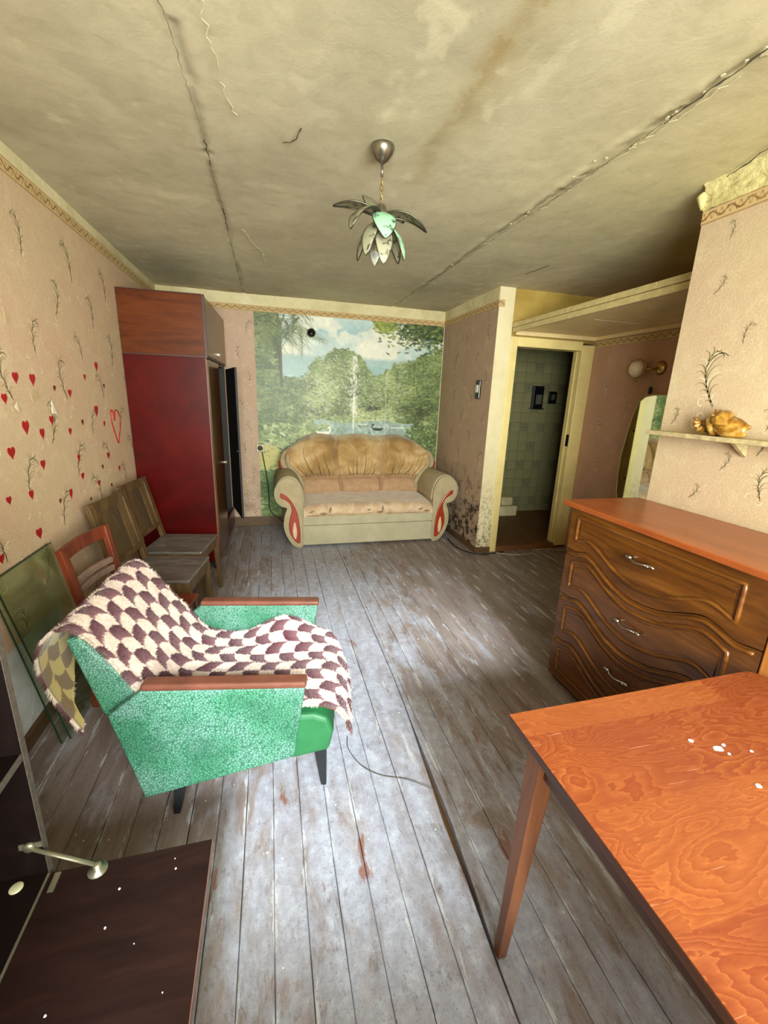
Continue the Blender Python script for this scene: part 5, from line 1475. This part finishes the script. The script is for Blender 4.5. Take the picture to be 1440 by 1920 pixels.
# ------------------------------------------------------------------ glass panes leaning on the left wall
for n_, (xb, xt, y0, dy, lab) in enumerate(((-.922, XL+.016, 1.895, -.035, 'clear greenish glass sheet leaning on the left wall, outer of the two'), (-.948, XL+.008, 1.872, -.028, 'clear greenish glass sheet leaning on the left wall, inner of the two against the wallpaper'))):
    t = thing('glass_pane', lab, 'glass pane', (xb, y0, 0), 0, 'glass sheets leaning on the left wall')
    hz = .80; dx = xt-xb; th = .0045; w = .47
    q = [(0, 0, .0), (0, w, .0), (dx, w+dy, hz), (dx, dy, hz)]
    MB().hexa([(p[0]-th, p[1], p[2]) for p in q], q).build('sheet', 'pane_glass', t)
    MB().bar((-th/2, -.0015, .004), (dx-th/2, dy-.0015, hz), .0055, .003, up=(0, 1, 0)).build('cut_edge', 'glass_edge', t)
    MB().bar((dx-th/2, dy, hz+.001), (dx-th/2, dy+w, hz+.001), .0045, .003).build('cut_edge', 'glass_edge', t)

# ------------------------------------------------------------------ dark cabinet with a dropped flap, left foreground
K = thing('flap_cabinet', 'dark brown cabinet with its drop-down flap open in the left foreground', 'cabinet', (-.61, 1.05, 0))
# local: front plane x = 0, far end y = 0
D_ = -.435; ZB = .30; L_ = -.86
MB().box(D_, 0.0, -.018, 0.0, 0.0, 1.36).build('side_panel', 'cabinet_dark', K)
MB().box(0.0002, .002, -.0185, .0005, 0.0, 1.36).build('edge_band', 'raw_edge', K)
MB().box(D_, 0.0, L_, L_+.018, 0.0, 1.36).build('side_panel', 'cabinet_dark', K)
MB().box(D_, -.002, L_+.0185, -.0185, ZB-.018, ZB).build('bottom_shelf', 'cabinet_dark', K)
s_ = MB().box(D_, -.003, L_+.0185, -.0185, .665, .683).build('shelf', 'cabinet_dark', K)
MB().box(-.0028, -.001, L_+.0185, -.0185, .664, .684).build('edge_band', 'raw_edge', s_)
MB().box(D_, 0.0, L_, 0, 1.361, 1.38).build('top_board', 'cabinet_dark', K)
MB().box(D_, D_+.006, L_+.0185, -.0185, 0.02, 1.36).build('back_panel', 'cabinet_dark', K)
MB().box(-.018, 0.0, L_+.0185, -.0185, .03, ZB-.020).build('drawer_front', 'cabinet_dark', K)
fp = MB().box(.006, .408, L_+.01, -.022, ZB-.016, ZB).build('flap', 'flap_dark', K, bevel=.0015)
MB().box(.4082, .4100, L_+.01, -.022, ZB-.016, ZB).build('edge_band', 'edge_strip', fp)
MB().box(.0, .006, L_+.01, -.022, ZB-.006, ZB+.001).build('piano_hinge', 'brass_dull', K)
st = MB().tube([(-.026, -.026, ZB+.100), (.05, -.034, ZB+.058), (.122, -.042, ZB+.018)], [.006, .0065, .006], 8, sq=(1, .6)).build('flap_stay', 'brass_dull', K)
MB().lathe([(.012, -.008), (.014, 0.0), (.008, .006)], (-.026, -.021, ZB+.100), 12, 'y').build('pivot', 'brass_dull', st)
MB().box(-.05, .0, -.022, -.0185, ZB+.092, ZB+.108).build('pivot_plate', 'brass_dull', st)
MB().lathe([(.024, .0), (.024, .004), (.010, .008), (.010, .022), (.003, .024)], (.124, -.043, ZB), 14).build('flap_bracket', 'brass_dull', st)
MB().box(.02, .034, -.075, -.028, ZB, ZB+.004).build('hinge_tab', 'brass_dull', fp)
MB().lathe([(.0155, 0), (.0155, .002), (.013, .0035)], (-.06, -.045, ZB), 18).build('cover_cap', 'plastic_cream', K)
for q in range(9):
    cx, cy = random.uniform(.05, .38), random.uniform(-.42, -.05); s = random.uniform(.0012, .003)
    a0 = random.random()*6
    MB().prism([(cx+s*math.cos(a0+t_*1.25), cy+s*random.uniform(.7, 1.4)*math.sin(a0+t_*1.25)) for t_ in range(5)], 'z', ZB, ZB+.0012).build('paint_fleck', 'marble_chip', fp)

# crumbs of plaster on the floorboards
m = MB()
for q in range(110):
    cx, cy = random.uniform(-.9, 1.2), random.uniform(.75, 2.6); s = random.choice((.001, .0015, .002, .0035))*random.uniform(.7, 1.3)
    if cx < -.15 and cy < 1.12: continue
    a0 = random.random()*6; z0 = warp(cx, cy)
    m.prism([(cx+s*random.uniform(.6, 1.3)*math.cos(a0+t_*1.25), cy+s*random.uniform(.6, 1.4)*math.sin(a0+t_*1.25)) for t_ in range(5)], 'z', z0-.001, z0+.002)
o = m.build('plaster_crumbs', 'marble_chip'); tag(o, 'scattered white plaster crumbs on the floorboards', 'debris', kind='stuff')
